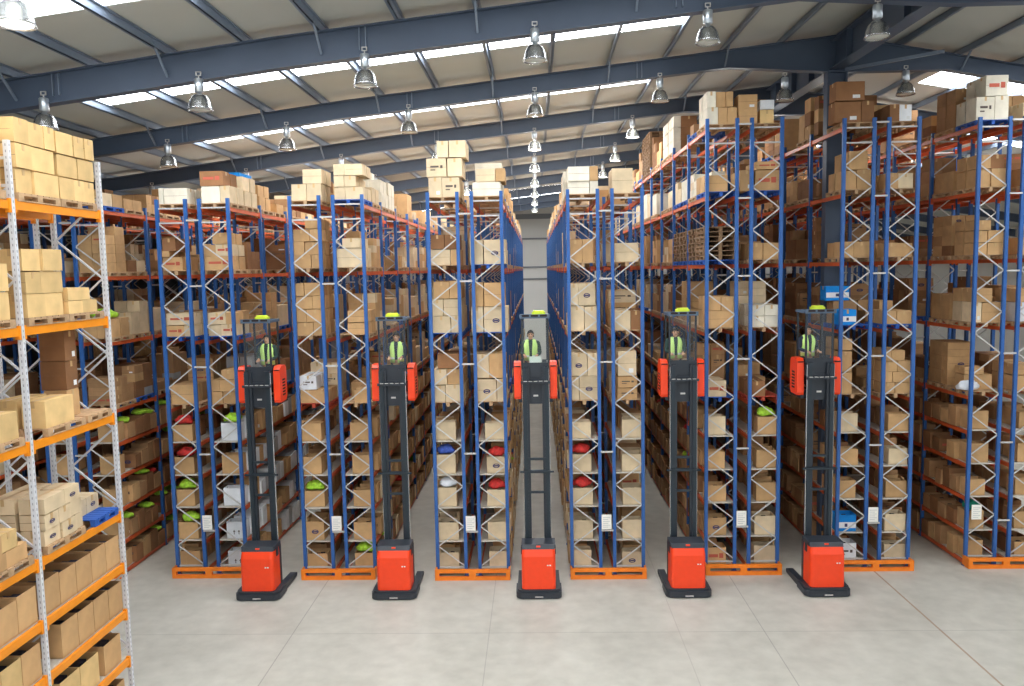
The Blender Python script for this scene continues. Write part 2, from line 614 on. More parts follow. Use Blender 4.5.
for x, y, z, k in lamp_pts:
    ri = rows_l.index(y)
    ci = sorted(per_row[y]).index(k) + 1
    rown = ['hidden roof beam nearest us', 'first roof beam back', 'second roof beam back', 'third roof beam back', 'fourth roof beam back', 'fifth roof beam back', 'sixth roof beam back',
            'seventh roof beam back', 'eighth roof beam back'][ri]
    lab = 'silver bell-shaped lamp, %s from left on the %s' % (ORD[ci], rown)
    t = thing('pendant_lamp', (x, y - 0.16, z), lab, 'lamp', 'high-bay lamps under the roof beams')
    put('lamp_housing', ME_HOUSE, t)
    put('reflector', ME_BELL, t)
    lit = y > 6 or y < -8
    tag(put('lamp_glass', ME_LENS if lit else ME_LENS_OFF, t), 'lit lamp glass' if lit else 'clear unlit lamp glass')
    put('hook', ME_HOOK, t)
    t.scale = (0.93, 0.93, 0.8)
    if not lit:
        continue
    ld = bpy.data.lights.new('lamp_light', 'POINT')
    ld.energy = 110
    ld.shadow_soft_size = 0.2
    ld.color = (1, 0.99, 0.96)
    lo = bpy.data.objects.new('lamp_light', ld)
    lo.location = (x, y - 0.16, z - 0.25)
    COL.objects.link(lo)

# ------------------------------------------------------------------ racks
FX, FL = 0.88, 0.43
RX = [-15.45, -11.489, -7.335, -3.156, 1.007, 5.158, 9.251, 13.281, -19.45]
RY = [0.10, 0.074, -0.137, -0.255, -0.244, -0.014, 0.221, 0.355, 0.1]
RH = [11.8, 11.8, 11.8, 11.8, 11.8, 13.78, 13.74, 13.70, 11.8]
BAY, NB = 2.8, 14
PICK = [0.18, 1.12, 2.19, 3.23, 4.28]
PAL = [5.33, 7.45, 9.5, 11.53, 13.5]
PW, PD = 0.11, 0.09


def low(k):
    return k < 5 or k == 8


def levels_of(k):
    return PAL[:4] if low(k) else PAL


def post_mesh(H, mt, slots=False):
    b = MB()
    PW, PD = (0.085, 0.07) if slots else (0.1, 0.09)
    p, q, t = PW / 2, PD / 2, 0.018
    b.prism([(-p, -q), (p, -q), (p, q), (p - t, q), (p - t, -q + t), (-p + t, -q + t), (-p + t, q), (-p, q)], 'z', 0.02, H)
    b.box(-PW / 2 - 0.03, -PD / 2 - 0.03, 0, PW / 2 + 0.03, PD / 2 + 0.03, 0.021)
    if slots:
        z = 0.2
        while z < H - 0.1:
            b.box(-0.008, -PD / 2 - 0.001, z, 0.008, -PD / 2 + 0.004, z + 0.04, 1)
            b.box(PW / 2 - 0.004, -0.008, z, PW / 2 + 0.001, 0.008, z + 0.04, 1)
            z += 0.1
    return b.mesh('post', [mt, M['slot']])


def brace_mesh(H, fx, start_left, mt, per=1.26):
    b = MB()
    x0, x1 = PW / 2 - 0.02, fx - PW / 2 + 0.02
    for z in (H - 0.28, H - 0.72):
        b.box(x0, -0.02, z - 0.022, x1, 0.02, z + 0.022)
    z = H - 0.75
    side = 0 if start_left else 1
    while z > 0.75:
        z2 = z - per / 2
        xa, xb = (x0, x1) if side == 0 else (x1, x0)
        b.bar((xa, 0, z), (xb, 0, z2), 0.034, 0.03)
        z, side = z2, 1 - side
    b.box(x0, -0.02, max(z - 0.1, 0.3) - 0.022, x1, 0.02, max(z - 0.1, 0.3) + 0.022)
    return b.mesh('bracing', [mt])


def beam_mesh(L, mt, h=0.115, t=0.05):
    b = MB()
    b.box(-t / 2, PW / 2 - 0.01, -h, t / 2, L - PW / 2 + 0.01, 0)
    for y in (PD / 2, L - PD / 2 - 0.05):
        b.box(-t / 2 - 0.012, y, -h - 0.06, t / 2 + 0.012, y + 0.05, 0.03)
    return b.mesh('load_beam', [mt])


ME_POST = {h: post_mesh(h, M['blue']) for h in sorted(set(RH))}
ME_BR = {(h, s): brace_mesh(h, FX, s, M['galv']) for h in sorted(set(RH)) for s in (True, False)}
ME_BEAM = beam_mesh(BAY, M['beam'])
b = MB()
b.box(-FX / 2 + 0.03, 0.05, -0.035, FX / 2 - 0.03, BAY - 0.05, 0.0)
ME_PANEL = b.mesh('shelf_panel', [M['panel']])
b = MB()
b.box(0.03, -0.02, -0.025, FL - 0.03, 0.02, 0.025)
ME_SPACER = b.mesh('row_spacer', [M['galv']])

GX0, GX1 = -0.06, 2 * FX + FL + 0.06


def guard_mesh(x0, x1, y0, y1, h=0.33):
    b = MB()
    mid = (x0 + x1) / 2
    b.box(x0, y0, h - 0.1, x1, y0 + 0.1, h)
    b.box(x0, y0, 0.0, x1, y0 + 0.1, 0.11)
    for a, c in ((x0, x0 + 0.13), (mid - 0.1, mid + 0.1), (x1 - 0.13, x1)):
        b.box(a, y0, 0.11, c, y0 + 0.1, h - 0.1)
    for a in (x0, x1 - 0.05):
        b.box(a, y0 + 0.1, 0.0, a + 0.05, y1, h)
    for a in (x0 + 0.03, mid - 0.03, mid + 0.01, x1 - 0.05):
        b.box(a, y0 - 0.004, 0.03, a + 0.02, y0, 0.05)
    return b.mesh('end_guard', [M['orange']])


ME_GUARD = guard_mesh(GX0, GX1, -0.32, 0.05)
b = MB()
b.box(-0.15, -0.008, 0, 0.15, 0.008, 0.46)
for i in range(6):
    b.box(-0.11, -0.0095, 0.06 + i * 0.06, 0.11 if i % 2 else 0.05, -0.0085, 0.078 + i * 0.06, 1)
ME_SIGN = b.mesh('aisle_sign', [M['sign'], M['signink']])

RNAME = ['blue rack behind white rack'] + [ORD[i] + ' rack-end from left' for i in range(1, 8)] + ['hindmost rack behind white rack']
RLAB = ['blue double pallet rack standing right behind the white orange-beamed rack'] + [
    'blue double pallet rack, %s' % s for s in (
        'first facing row beside the white rack', 'second facing row from left', 'third facing row, left side of the central aisle',
        'fourth facing row, right side of the central aisle', 'fifth facing row, first of the taller ones', 'sixth facing row, a steel column rising through it',
        'seventh facing row, cut by the right edge')] + ['blue double pallet rack farthest left, seen through the white rack']


def in_column_bay(k, row, j):
    if k != 6:
        return False
    y0, y1 = RY[k] + BAY * j, RY[k] + BAY * (j + 1)
    return any(y0 < c < y1 for c in COLS)


for k in range(9):
    X, Y, H = RX[k], RY[k], RH[k]
    rack = thing('pallet_rack', (X, Y, 0), RLAB[k], 'pallet rack', 'blue pallet racks in parallel rows')
    for j in range(NB + 1):
        for row in (0, 1):
            fr = empty_part('upright_frame', rack, (row * (FX + FL), BAY * j, 0))
            put('post', ME_POST[H], fr, (0, 0, 0))
            put('post', ME_POST[H], fr, (FX, 0, 0))
            outer_start = low(k)
            sl = (row == 0) if outer_start else (row == 1)
            put('bracing', ME_BR[(H, sl)], fr)
    cand = []
    for li, z in enumerate(PICK + levels_of(k)):
        for j in range(NB):
            for q, x in enumerate((0, FX, FX + FL, 2 * FX + FL)):
                if q == 1 and in_column_bay(k, 0, j):
                    continue
                outer = q in (0, 3)
                cand.append((j * (1 if outer else 2.5) + (0 if outer else 0.6), x, j, z))
    cand.sort(key=lambda c: c[0])
    rest = MB()
    for n, (_, x, j, z) in enumerate(cand):
        zz = z - (0.036 if z < 5 else 0)
        if n < 99:
            put('load_beam', ME_BEAM, rack, (x, BAY * j, zz))
        else:
            rest.box(x - 0.025, BAY * j + 0.05, zz - 0.115, x + 0.025, BAY * (j + 1) - 0.05, zz)
    tag(rest.build('load_beams', M['beam'], rack, fix=False), kind='stuff')
    rest = MB()
    for j in range(NB):
        for li, z in enumerate(PICK):
            for row in (0, 1):
                x = row * (FX + FL) + FX / 2
                if j < 9:
                    put('shelf_panel', ME_PANEL, rack, (x, BAY * j, z))
                else:
                    rest.box(x - FX / 2 + 0.03, BAY * j + 0.05, z - 0.035, x + FX / 2 - 0.03, BAY * (j + 1) - 0.05, z)
    tag(rest.build('shelf_panels', M['panel'], rack, fix=False), kind='stuff')
    put('end_guard', ME_GUARD, rack)
    zsp = (1.45, 3.9, 6.65, 9.15, 11.15) if low(k) else (1.45, 3.9, 6.65, 9.15, 11.45, 13.6)
    for z in zsp:
        for j in (0, 1, 2):
            put('row_spacer', ME_SPACER, rack, (FX, BAY * j - (0.06 if j == 0 else 0), z))
    if 0 < k < 8:
        put('aisle_sign', ME_SIGN, rack, ((FX + 0.18) if k < 7 else 0.24, -0.11, 1.5))

# the pale-posted rack near the camera
WX, WY, WB, WD, WH = -8.45, -8.65, 2.65, 0.95, 11.7
WLEV = [10.74, 8.68, 6.75, 4.75, 3.72, 2.75, 1.75, 0.75]
white = thing('pallet_rack', (WX, WY, 0), 'white-posted pallet rack with yellow-orange beams at the left edge', 'pallet rack')
mp_ = post_mesh(WH, M['wpost'], True)
mbr = brace_mesh(WH, WD, False, M['wpost'], 1.5)
for j in range(3):
    for row in (0, 1):
        fr = empty_part('upright_frame', white, (-WD - row * (WD + 0.35), -WB * j, 0))
        put('post', mp_, fr)
        put('post', mp_, fr, (WD, 0, 0))
        put('bracing', mbr, fr)
mb_ = beam_mesh(WB, M['wbeam'], 0.14, 0.055)
bw = MB()
bw.box(-WD / 2 + 0.03, 0.05, -0.035, WD / 2 - 0.03, WB - 0.05, 0)
mpn = bw.mesh('shelf_panel', [M['panel']])
for j in range(2):
    for z in WLEV:
        for x in (0, -WD):
            put('load_beam', mb_, white, (x, -WB * (j + 1), z - (0.036 if z < 4 else 0)))
        if z < 4:
            put('shelf_panel', mpn, white, (-WD / 2, -WB * (j + 1), z))
        if z > 4:
            put('load_beam', mb_, white, (-WD - 0.35, -WB * (j + 1), z))
bw = MB()
bw.box(-2 * WD - 0.45, 0.18, 0.24, 0.1, 0.28, 0.34)
bw.box(-2 * WD - 0.45, 0.18, 0, 0.1, 0.28, 0.1)
for x in (-2 * WD - 0.45, -WD - 0.25, -0.05):
    bw.box(x, 0.18, 0.1, x + 0.15, 0.28, 0.24)
bw.box(0.05, -0.08, 0, 0.1, 0.18, 0.34)
bw.build('end_guard', [M['orange']], white)

# ------------------------------------------------------------------ goods
# every carton and pallet is first listed here, then the ones that show largest become objects of their own
ITEMS = []   # dict(kind, x0,y0,z0,x1,y1,z1, col, marks, lab=(pieces))


def blocked(x0, y0, x1, y1):
    return any(x1 > XR - CHW - 0.03 and x0 < XR + CHW + 0.03 and y1 > c - 0.2 and y0 < c + 0.2 for c in COLS)


def add_item(kind, x0, y0, z0, x1, y1, z1, col, marks='', ctx=None):
    if blocked(x0, y0, x1, y1):
        return None
    it = dict(kind=kind, b=(x0, y0, z0 + 0.003, x1, y1, z1 + 0.002), col=col, marks=marks, ctx=ctx or {})
    ITEMS.append(it)
    return it


def parse(spec):
    tiers = []
    for t in spec.split('/'):
        h, items = t.split(':')
        cur, out = 2.0, []
        for it in items.split(','):
            at = None
            if '@' in it:
                it, a = it.split('@')
                at = float(a)
            c = it[0]
            mk = ''.join(q for q in it[1:] if q.isupper())
            w = float(''.join(q for q in it[1:] if q.isdigit()))
            if at is not None:
                cur = at
            out.append((cur / 100, (cur + w) / 100, c, mk))
            cur += w + 1.0
        tiers.append((float(h) / 100, out))
    return tiers


def load_custom(spec, x, y, z, depths, ctx, swap=False):
    """cartons laid tier on tier; the front stack follows spec, the stacks behind repeat it loosely"""
    tiers = parse(spec)
    n = ctx.get('stack', 1)
    yy = y
    for di, d in enumerate(depths):
        zz = z
        for ti, (h, items) in enumerate(tiers):
            for ci, (a, c, colr, mk) in enumerate(items):
                hh = h * (1 - RND.uniform(0, 0.05)) - 0.004
                c2 = dict(ctx, tier=ti + 1, ntier=len(tiers), colm=ci + 1, ncol=len(items), stack=n + di)
                yo = RND.uniform(0, 0.05) if di == 0 else 0.055
                if not swap:
                    add_item('box', x + a, yy + yo, zz, x + c, yy + d - 0.01, zz + hh, colr, mk if di == 0 else '', c2)
                else:
                    add_item('box', x - yy - d + 0.01, y * 0 + z * 0 + a + ctx['ys'], zz, x - yy - yo, c + ctx['ys'], zz + hh, colr, mk if di == 0 else '', c2)
            zz += h
        yy += d
    return len(depths)


def load_random(x0, x1, y, z, hmax, ctx, rnd, pal='ttlbm', length=1.18):
    c = rnd.choice(pal)
    wb, db, hb = rnd.uniform(0.28, 0.52), rnd.uniform(0.28, 0.58), rnd.uniform(0.22, 0.46)
    nx = max(1, int((x1 - x0) / wb))
    ny = max(1, int(length / db))
    nz = max(1, int(hmax * rnd.uniform(0.3, 0.92) / hb))
    wx, wy = (x1 - x0) / nx, length / ny
    for iy in range(ny):
        for ix in range(nx):
            top = nz - (1 if rnd.random() < 0.22 else 0)
            for iz in range(top):
                cc = c if rnd.random() < 0.85 else rnd.choice(pal)
                j = rnd.uniform(0.004, 0.02)
                add_item('box', x0 + ix * wx + j, y + iy * wy + j, z + iz * hb, x0 + (ix + 1) * wx - 0.006, y + (iy + 1) * wy - 0.006, z + (iz + 1) * hb - 0.004, cc,
                         rnd.choice(['', '', '', 'S', 'S', 'R', 'K', 'K', 'O']),
                         dict(ctx, tier=iz + 1, ntier=nz, colm=ix + 1, ncol=nx, stack=ctx['stack'] + iy))
    return ny


def add_pallet(x0, x1, y, z, ctx, colr='wood', length=1.2, swap=False):
    add_item('pallet', x0, y, z, x1, y + length, z + 0.14, colr, '', ctx)


CELLS = {
    (0, 1, 1): '60:t42,t44',
    (1, 0, 3): '50:p14,p73', (1, 1, 3): '52:p58,l30/45:bR72@0',
    (1, 0, 2): '42:tR62/18:t22/40:b42@4', (1, 1, 2): '42:tR85/36:t35,lR48/35:t50@30',
    (1, 0, 1): '36:tR55,l33/38:lR85', (1, 1, 1): '36:l40,lR46/38:lR56,t32',
    (1, 0, 0): '60:t74', (1, 1, 0): '38:t33,t45/38:t25,t52/30:t45@35',
    (2, 0, 3): '50:l46,l44/45:l58@38', (2, 1, 3): '38:l32,l55/34:l30,l35@33/34:l32,l56',
    (2, 0, 2): '40:t52,t30/40:t33,t48/38:t50,t35/30:t46@40', (2, 1, 2): '58:l82/30:l55@20',
    (2, 0, 1): '40:t50,t36/40:t30,t54/40:t50,t36/40:t26,t58', (2, 1, 1): '36:t64@26/36:t62@28',
    (2, 0, 0): '42:t48,t38/44:wK52', (2, 1, 0): '42:t42@40',
    (3, 0, 3): '60:lS40,lK52/56:lK60@-3,l44@60/50:l34@30,l50@66', (3, 1, 3): '42:p86/40:l56@15,t28',
    (3, 0, 2): '48:l60,t28/45:b40@4,b42', (3, 1, 2): '76:l40@-10,lO66@32',
    (3, 0, 1): '52:l56,l32/52:l34,l56/54:t48@8,t36', (3, 1, 1): '78:l36@-10,lO74@28/74:t34@-6,t62@30',
    (3, 0, 0): '54:l34,l56/50:l40,t50/44:b66@14', (3, 1, 0): '72:lO60,l30/76:l38,t44',
    (4, 0, 3): '38:p64,p24/44:p64,t24', (4, 1, 3): '76:l62@2',
    (4, 0, 2): '70:t40,t32', (4, 1, 2): '58:l70@10',
    (4, 0, 1): '76:l44,l44/68:l26,lO52', (4, 1, 1): '60:l52,b32',
    (4, 0, 0): '74:l26,lO60/72:lO52,l36', (4, 1, 0): '36:tK60@14/36:tK60@14/78:lS56@16',
    (5, 0, 4): '50:p32,t26,t28/46:p26,t28,t20', (5, 1, 4): '40:y40@28/28:w40@28',
    (5, 0, 3): '50:t70@-6', (5, 1, 3): '62:tS40@-30,tR72@14/24:tR66@16',
    (5, 0, 2): '', (5, 1, 2): '50:t38,t46',
    (5, 0, 1): '52:t82/44:t44,t36', (5, 1, 1): '34:p44,p42/34:p44,p42',
    (5, 0, 0): '50:lR60@4', (5, 1, 0): '48:b50@0',
    (6, 0, 4): '64:bS78@-24,b38/58:bS86@-22', (6, 1, 4): '50:b28@6,wS36',
    (6, 0, 3): '58:t42,t42/56:t56@20', (6, 1, 3): '46:t34,l44',
    (6, 0, 2): '48:t38,t48', (6, 1, 2): '42:t38,t44',
    (6, 0, 1): '48:uW52@0', (6, 1, 1): '42:t40,t44',
    (6, 0, 0): '68:t40/66:t40/36:t40', (6, 1, 0): '33:t40,t46/33:t32,t52/33:t46,t40/33:t28,t40',
    (7, 0, 4): '70:pK54@-6,p40@50/62:pR66@22', (7, 1, 4): '50:l60',
    (7, 0, 3): '54:t42,t44/42:t40,b40', (7, 1, 3): '54:t42,t44',
    (7, 0, 2): '37:t40,t46/37:t40,t46/30:t50', (7, 1, 2): '50:t44,t40',
    (7, 0, 1): '62:lS30,t56/42:t60', (7, 1, 1): '60:wS30,t56/42:t60',
    (7, 0, 0): '48:t40,t46/24:t60', (7, 1, 0): '48:t40,t46/36:t60',
}
LATER = {
    (1, 1, 3, 0, 1): '50:tS34,l52/46:t34,l48/12:u40@34', (1, 1, 3, 1, 0): '46:l30,t50/40:t30,t46',
    (5, 0, 4, 1, 0): '', (5, 0, 4, 1, 1): '', (5, 0, 4, 2, 0): '46:p26,b58/46:p26,b58/40:p26,b58', (5, 0, 4, 2, 1): '46:p26,b58/46:p26,b58/40:p24,b54',
    (5, 1, 4, 0, 1): '50:b40,b44/46:b40,b40', (4, 1, 3, 0, 1): '', (4, 1, 3, 1, 0): '', (3, 1, 3, 0, 1): '40:p86/36:p86/40:p84', (4, 0, 3, 0, 1): '40:p40,p48@-6/42:p46@-6',
    (2, 1, 3, 0, 1): '50:l40,l46/30:l44', (2, 1, 3, 1, 0): '48:p44,p44/44:p44,p40/30:pS44', (2, 1, 3, 1, 1): '48:p44,p44/46:pS44,p44',
    (3, 1, 2, 0, 1): '', (4, 0, 2, 0, 1): '', (4, 1, 2, 0, 1): '', (2, 1, 2, 1, 0): '',
}
BLUEPAL = {(2, 1, 3), (3, 0, 1), (3, 1, 1), (5, 0, 0), (6, 0, 1), (6, 1, 1), (5, 0, 3), (0, 1, 3)}
REDPAL = {(2, 0, 0), (5, 1, 0)}
LEVN = ['lowest pallet-level', 'second pallet-level', 'third pallet-level', 'fourth pallet-level', 'rack-top level']
SHN = ['floor shelf', 'second shelf', 'third shelf', 'fourth shelf', 'fifth shelf']


def levname(k, li):
    if li == len(levels_of(k)) - 1:
        return 'rack-top level'
    return LEVN[li]


def bundle_ctx(*a):
    return a


BUNDLES = []
for k in range(9):
    X, Y = RX[k], RY[k]
    lv = levels_of(k)
    for row in (0, 1):
        x0 = X + row * (FX + FL)
        for li, z in enumerate(lv):
            gap = (lv[li + 1] - z - 0.14 - 0.3) if li < len(lv) - 1 else 1.75
            stack = 1
            pstack = 1
            for j in range(NB):
                yb = Y + BAY * j
                rnd = random.Random(k * 1009 + row * 307 + li * 53 + j * 7 + 5)
                for ld in (0, 1):
                    y = yb + 0.15 + 1.27 * ld
                    ctx = dict(rack=k, row=row, lev=li, pick=False, stack=stack)
                    key = (k, row, li)
                    pc = 'bluewood' if (ld == 0 and j == 0 and key in BLUEPAL) or rnd.random() < 0.1 else ('redwood' if j == 0 and ld == 0 and key in REDPAL else 'wood')
                    pctx = dict(rack=k, row=row, lev=li, pick=False, stack=pstack)
                    px0, px1 = x0 - 0.05, x0 + FX + 0.05
                    if k == 5 and row == 0 and ((li == 2 and j in (0, 1)) or (li == 4 and j == 4)):
                        nst = 8 if li == 2 else 13
                        for s in range(nst):
                            add_pallet(px0 + rnd.uniform(-0.02, 0.02), px1 + rnd.uniform(-0.02, 0.02), y, z + s * 0.142, dict(pctx, tier=s + 1, ntier=nst), 'bluewood' if s == 0 and li == 2 else 'oldwood')
                        pstack += 1
                        stack += 1
                        continue
                    if j == 0 and ld == 0 and key in CELLS:
                        add_pallet(px0, px1, y - 0.05, z, pctx, pc)
                        stack += load_custom(CELLS[key], x0, y - 0.04 + (0.32 if key == (7, 0, 0) else 0), z + 0.142, (0.6, 0.56) if key not in ((7, 0, 0), (6, 0, 4)) else (0.58,), ctx)
                        pstack += 1
                        if key == (6, 0, 1):
                            for it in [q for q in ITEMS if q['ctx'].get('rack') == 6 and q['ctx'].get('row') == 0 and q['ctx'].get('lev') == 1 and q['ctx'].get('stack') == 2]:
                                ITEMS.remove(it)
                            load_custom('72:m74@2/46:uW72@-20', x0, y + 0.56, z + 0.142, (0.55,), dict(ctx, stack=2))
                        continue
                    if (k, row, li, j, ld) in LATER:
                        sp = LATER[(k, row, li, j, ld)]
                        if sp:
                            add_pallet(px0, px1, y, z, pctx, pc)
                            stack += load_custom(sp, x0, y + 0.01, z + 0.142, (0.6, 0.55), ctx)
                            pstack += 1
                        continue
                    p_empty = 0.12 if li < 2 else (0.26 if li == 2 and low(k) else 0.18)
                    if rnd.random() < p_empty and j > 0:
                        if rnd.random() < 0.4:
                            add_pallet(px0, px1, y, z, pctx, pc)
                            pstack += 1
                        continue
                    add_pallet(px0, px1, y, z, pctx, pc)
                    pstack += 1
                    pal = 'ttlbm'
                    if k in (3, 4) or (k == 2 and row == 1):
                        pal = 'llltt'
                    if k == 5 and row == 0 and li == 3:
                        pal = 'llpp'
                    if k in (6, 7):
                        pal = 'tmbbm'
                    if k == 5 and li == 4:
                        pal = 'bbmt'
                    if k <= 1 and li == 0:
                        pal = 'mbgtm'
                    hmx = gap if not (li == len(lv) - 1 and low(k)) else 1.25
                    stack += load_random(x0 + 0.0, x0 + FX - 0.0, y + 0.01, z + 0.142, hmx, ctx, rnd, pal)
        # the hand-pick shelves
        for li, z in enumerate(PICK):
            n = 0
            for j in range(NB):
                yb = Y + BAY * j + 0.12
                rnd = random.Random(k * 917 + row * 211 + li * 31 + j * 3 + 2)
                nb = rnd.choice((5, 5, 6, 6))
                st = (BAY - 0.24) / nb
                for i in range(nb):
                    first = j == 0 and i == 0
                    if rnd.random() < 0.06 and not first:
                        continue
                    n += 1
                    w, d, h = rnd.uniform(0.54, 0.66), st - rnd.uniform(0.02, 0.07), rnd.uniform(0.42, 0.66)
                    if first:
                        w, d, h = rnd.uniform(0.56, 0.64), st - 0.04, rnd.uniform(0.5, 0.6)
                    c = rnd.choice('ttlmtmb')
                    if k in (3, 4):
                        c = rnd.choice('ltltm')
                    if k in (5, 6, 7) and not first:
                        c = rnd.choice('mmtbb')
                    if k == 1 and row == 1:
                        c = rnd.choice('wwgwtw') if rnd.random() < 0.75 else 't'
                    if k in (0, 8):
                        c = rnd.choice('mbmtb')
                    if first:
                        c = 't' if k in (0, 1, 2, 7) else ('l' if k in (3, 4) else rnd.choice('tl'))
                        if (k, row) == (1, 1):
                            c = 'wwwtw'[li]
                        if (k, row, li) == (6, 0, 1):
                            c = 'u'
                        if (k, row, li) == (6, 0, 0):
                            c = 'w'
                    oh = -0.03 if first else rnd.uniform(0.05, 0.11)
                    xa = x0 - oh if row == 0 else x0 + FX + oh - w
                    mk = rnd.choice(['', '', 'S', 'R', 'O', 'K']) if not first else {(3, 1, 3): 'O', (2, 0, 1): 'O', (5, 0, 0): 'R', (4, 1, 0): 'O', (5, 0, 1): 'O', (6, 0, 1): 'W', (6, 0, 0): 'K'}.get((k, row, li), '')
                    if c == 'w' and k == 1:
                        mk = 'A' if li < 2 else ''
                    add_item('open', xa, yb + i * st + 0.01, z, xa + w, yb + i * st + 0.01 + d, z + h, c, mk, dict(rack=k, row=row, lev=li, pick=True, stack=n))
                    if first:
                        cb = {(1, 0, 4): 'redcloth', (1, 0, 3): 'redcloth', (1, 0, 2): 'hivis', (1, 0, 1): 'hivis', (2, 0, 2): 'hivis', (2, 1, 0): 'hivis', (3, 0, 3): 'blucloth', (3, 0, 2): 'whibag',
                              (3, 1, 3): 'redcloth', (3, 1, 2): 'redcloth', (4, 0, 3): 'redcloth', (4, 0, 2): 'redcloth', (1, 1, 4): 'hivis', (5, 1, 4): 'hivis', (7, 0, 1): 'teal'}.get((k, row, li))
                        if cb:
                            BUNDLES.append((cb, xa + w / 2, yb + 0.02 + d / 2, z + h + 0.055, w * 0.46, d * 0.45, 0.19, k, row, li, n))
                    elif rnd.random() < (0.07 if k < 3 else 0.03) and j < 4 and (row == 0) == (k in (1, 4, 5)) or (k == 0 and row == 1 and rnd.random() < 0.2 and j < 3):
                        cb = rnd.choice(['hivis', 'hivis', 'redcloth'] if k < 3 else ['redcloth', 'whibag', 'hivis'])
                        BUNDLES.append((cb, xa + w / 2, yb + i * st + 0.01 + d / 2, z + h + 0.045, w * 0.42, d * 0.42, 0.12, k, row, li, n))

# tall cartons that stand across the gap between two rows
for (k, xa, wd, y, z, h, n, colr) in ((2, FX + 0.075, 0.28, 0.72, 9.5, 0.0, 0, 'b'),):
    pass
for s in range(2):
    add_item('box', RX[5] + 0.94, RY[5] + 0.12, PAL[4] + 0.143 + 0.42 * s, RX[5] + 1.5, RY[5] + 0.66, PAL[4] + 0.56 + 0.42 * s, 't', 'S' if s else '',
             dict(rack=5, row=2, lev=4, pick=False, stack=1, tier=s + 1, ntier=2, colm=1, ncol=1))

# goods in the pale-posted rack
WN = {0: 'top beam', 1: 'second beam', 2: 'third beam', 3: 'fourth beam', 4: 'fifth beam', 5: 'sixth beam', 6: 'seventh beam', 7: 'lowest beam'}
WCELL = {
    (0, 0): [(-11.16, '41:y42,y70/41:y42,y66/41:y38,y42,y30'), (-9.98, '41:y46,y34,y33/40:y62,y52/40:y52,y32,y30')],
    (1, 0): [(-11.14, '40:y50,y52/38:y40,y64/38:y48,y56'), (-9.98, '24:y46,y50/24:y72@4')],
    (2, 0): [(-10.85, '50:y85@4')],
    (3, 0): [(-11.1, '28:lO46,lO44,l22/28:lO40,l36,l34/28:l60,lO46')],
    (0, 1): [(-13.8, '41:y46,y60/41:y60,y46/41:y50,y56'), (-12.62, '41:y52,y52/41:y40,y64/41:y60,y40')],
    (1, 1): [(-13.8, '46:y46,y60/44:y60,y46'), (-12.62, '46:y52,y52/46:y40,y64')],
    (2, 1): [(-12.62, '46:y52,y52/20:y40')],
    (3, 1): [(-12.62, '28:t52,t52/30:t40,y40')],
}
for (li, bay), loads in WCELL.items():
    for pi_, (ys, spec) in enumerate(loads):
        z = WLEV[li]
        add_item('pallet', WX - WD - 0.02, ys + 0.01, z, WX + 0.04, ys + 1.16, z + 0.14, 'wood', '', dict(white=True, lev=li, bay=bay, load=pi_, stack=1))
        load_custom(spec, WX + 0.04, 0.0, z + 0.142, (0.48, 0.48), dict(white=True, lev=li, bay=bay, load=pi_, stack=1, ys=ys), swap=True)
add_item('pallet', WX - WD - 0.02, -9.62, WLEV[2], WX + 0.04, -8.78, WLEV[2] + 0.14, 'wood', '', dict(white=True, lev=2, bay=0, load=1, stack=1))
add_item('pallet', WX - WD - 0.02, -9.62, WLEV[3], WX + 0.04, -8.78, WLEV[3] + 0.14, 'bluewood', '', dict(white=True, lev=3, bay=0, load=1, stack=1))
for q, (a, c) in enumerate(((-9.72, -9.24), (-9.22, -8.8))):
    add_item('box', WX - 0.8, a, WLEV[3] + 0.142, WX - 0.34, c, WLEV[3] + 0.46, 'l', 'O', dict(white=True, lev=3, bay=0, load=1, stack=1, tier=1, ntier=1, colm=q + 1, ncol=2))
for s, (h0, h1, cq) in enumerate(((0.0, 0.5, 't'), (0.5, 1.04, 'b'), (1.04, 1.6, 'b'))):
    add_item('box', WX - 0.76 + (0.05 if s == 0 else 0), -9.72 + 0.02 * s, WLEV[2] + 0.144 + h0, WX - 0.27, -9.32, WLEV[2] + 0.14 + h1, cq, 'S' if s else '',
             dict(white=True, lev=2, bay=0, load=1, stack=1, tier=s + 1, ntier=3, colm=1, ncol=1))
for li, bay, n0, n, start in ((4, 0, 1, 5, 0.06), (5, 0, 1, 4, 0.5), (6, 0, 1, 3, 0.35), (7, 0, 1, 2, 1.2), (4, 1, 1, 5, 0.06), (5, 1, 1, 5, 0.06), (6, 1, 1, 5, 0.06)):
    yb = WY - WB * (bay + 1)
    ln = WB - 0.08 - start
    st = min(ln / n, 0.62)
    for i in range(n):
        y = yb + start + i * st
        if li == 6 and bay == 0 and i == 2:
            y += 0.18
        h = 0.6 + RND.uniform(-0.03, 0.03)
        add_item('open', WX - 0.74, y, WLEV[li], WX - 0.02, y + st - 0.02, WLEV[li] + h, RND.choice('tty'), '', dict(white=True, lev=li, bay=bay, load=0, stack=i + 1, pick=True))


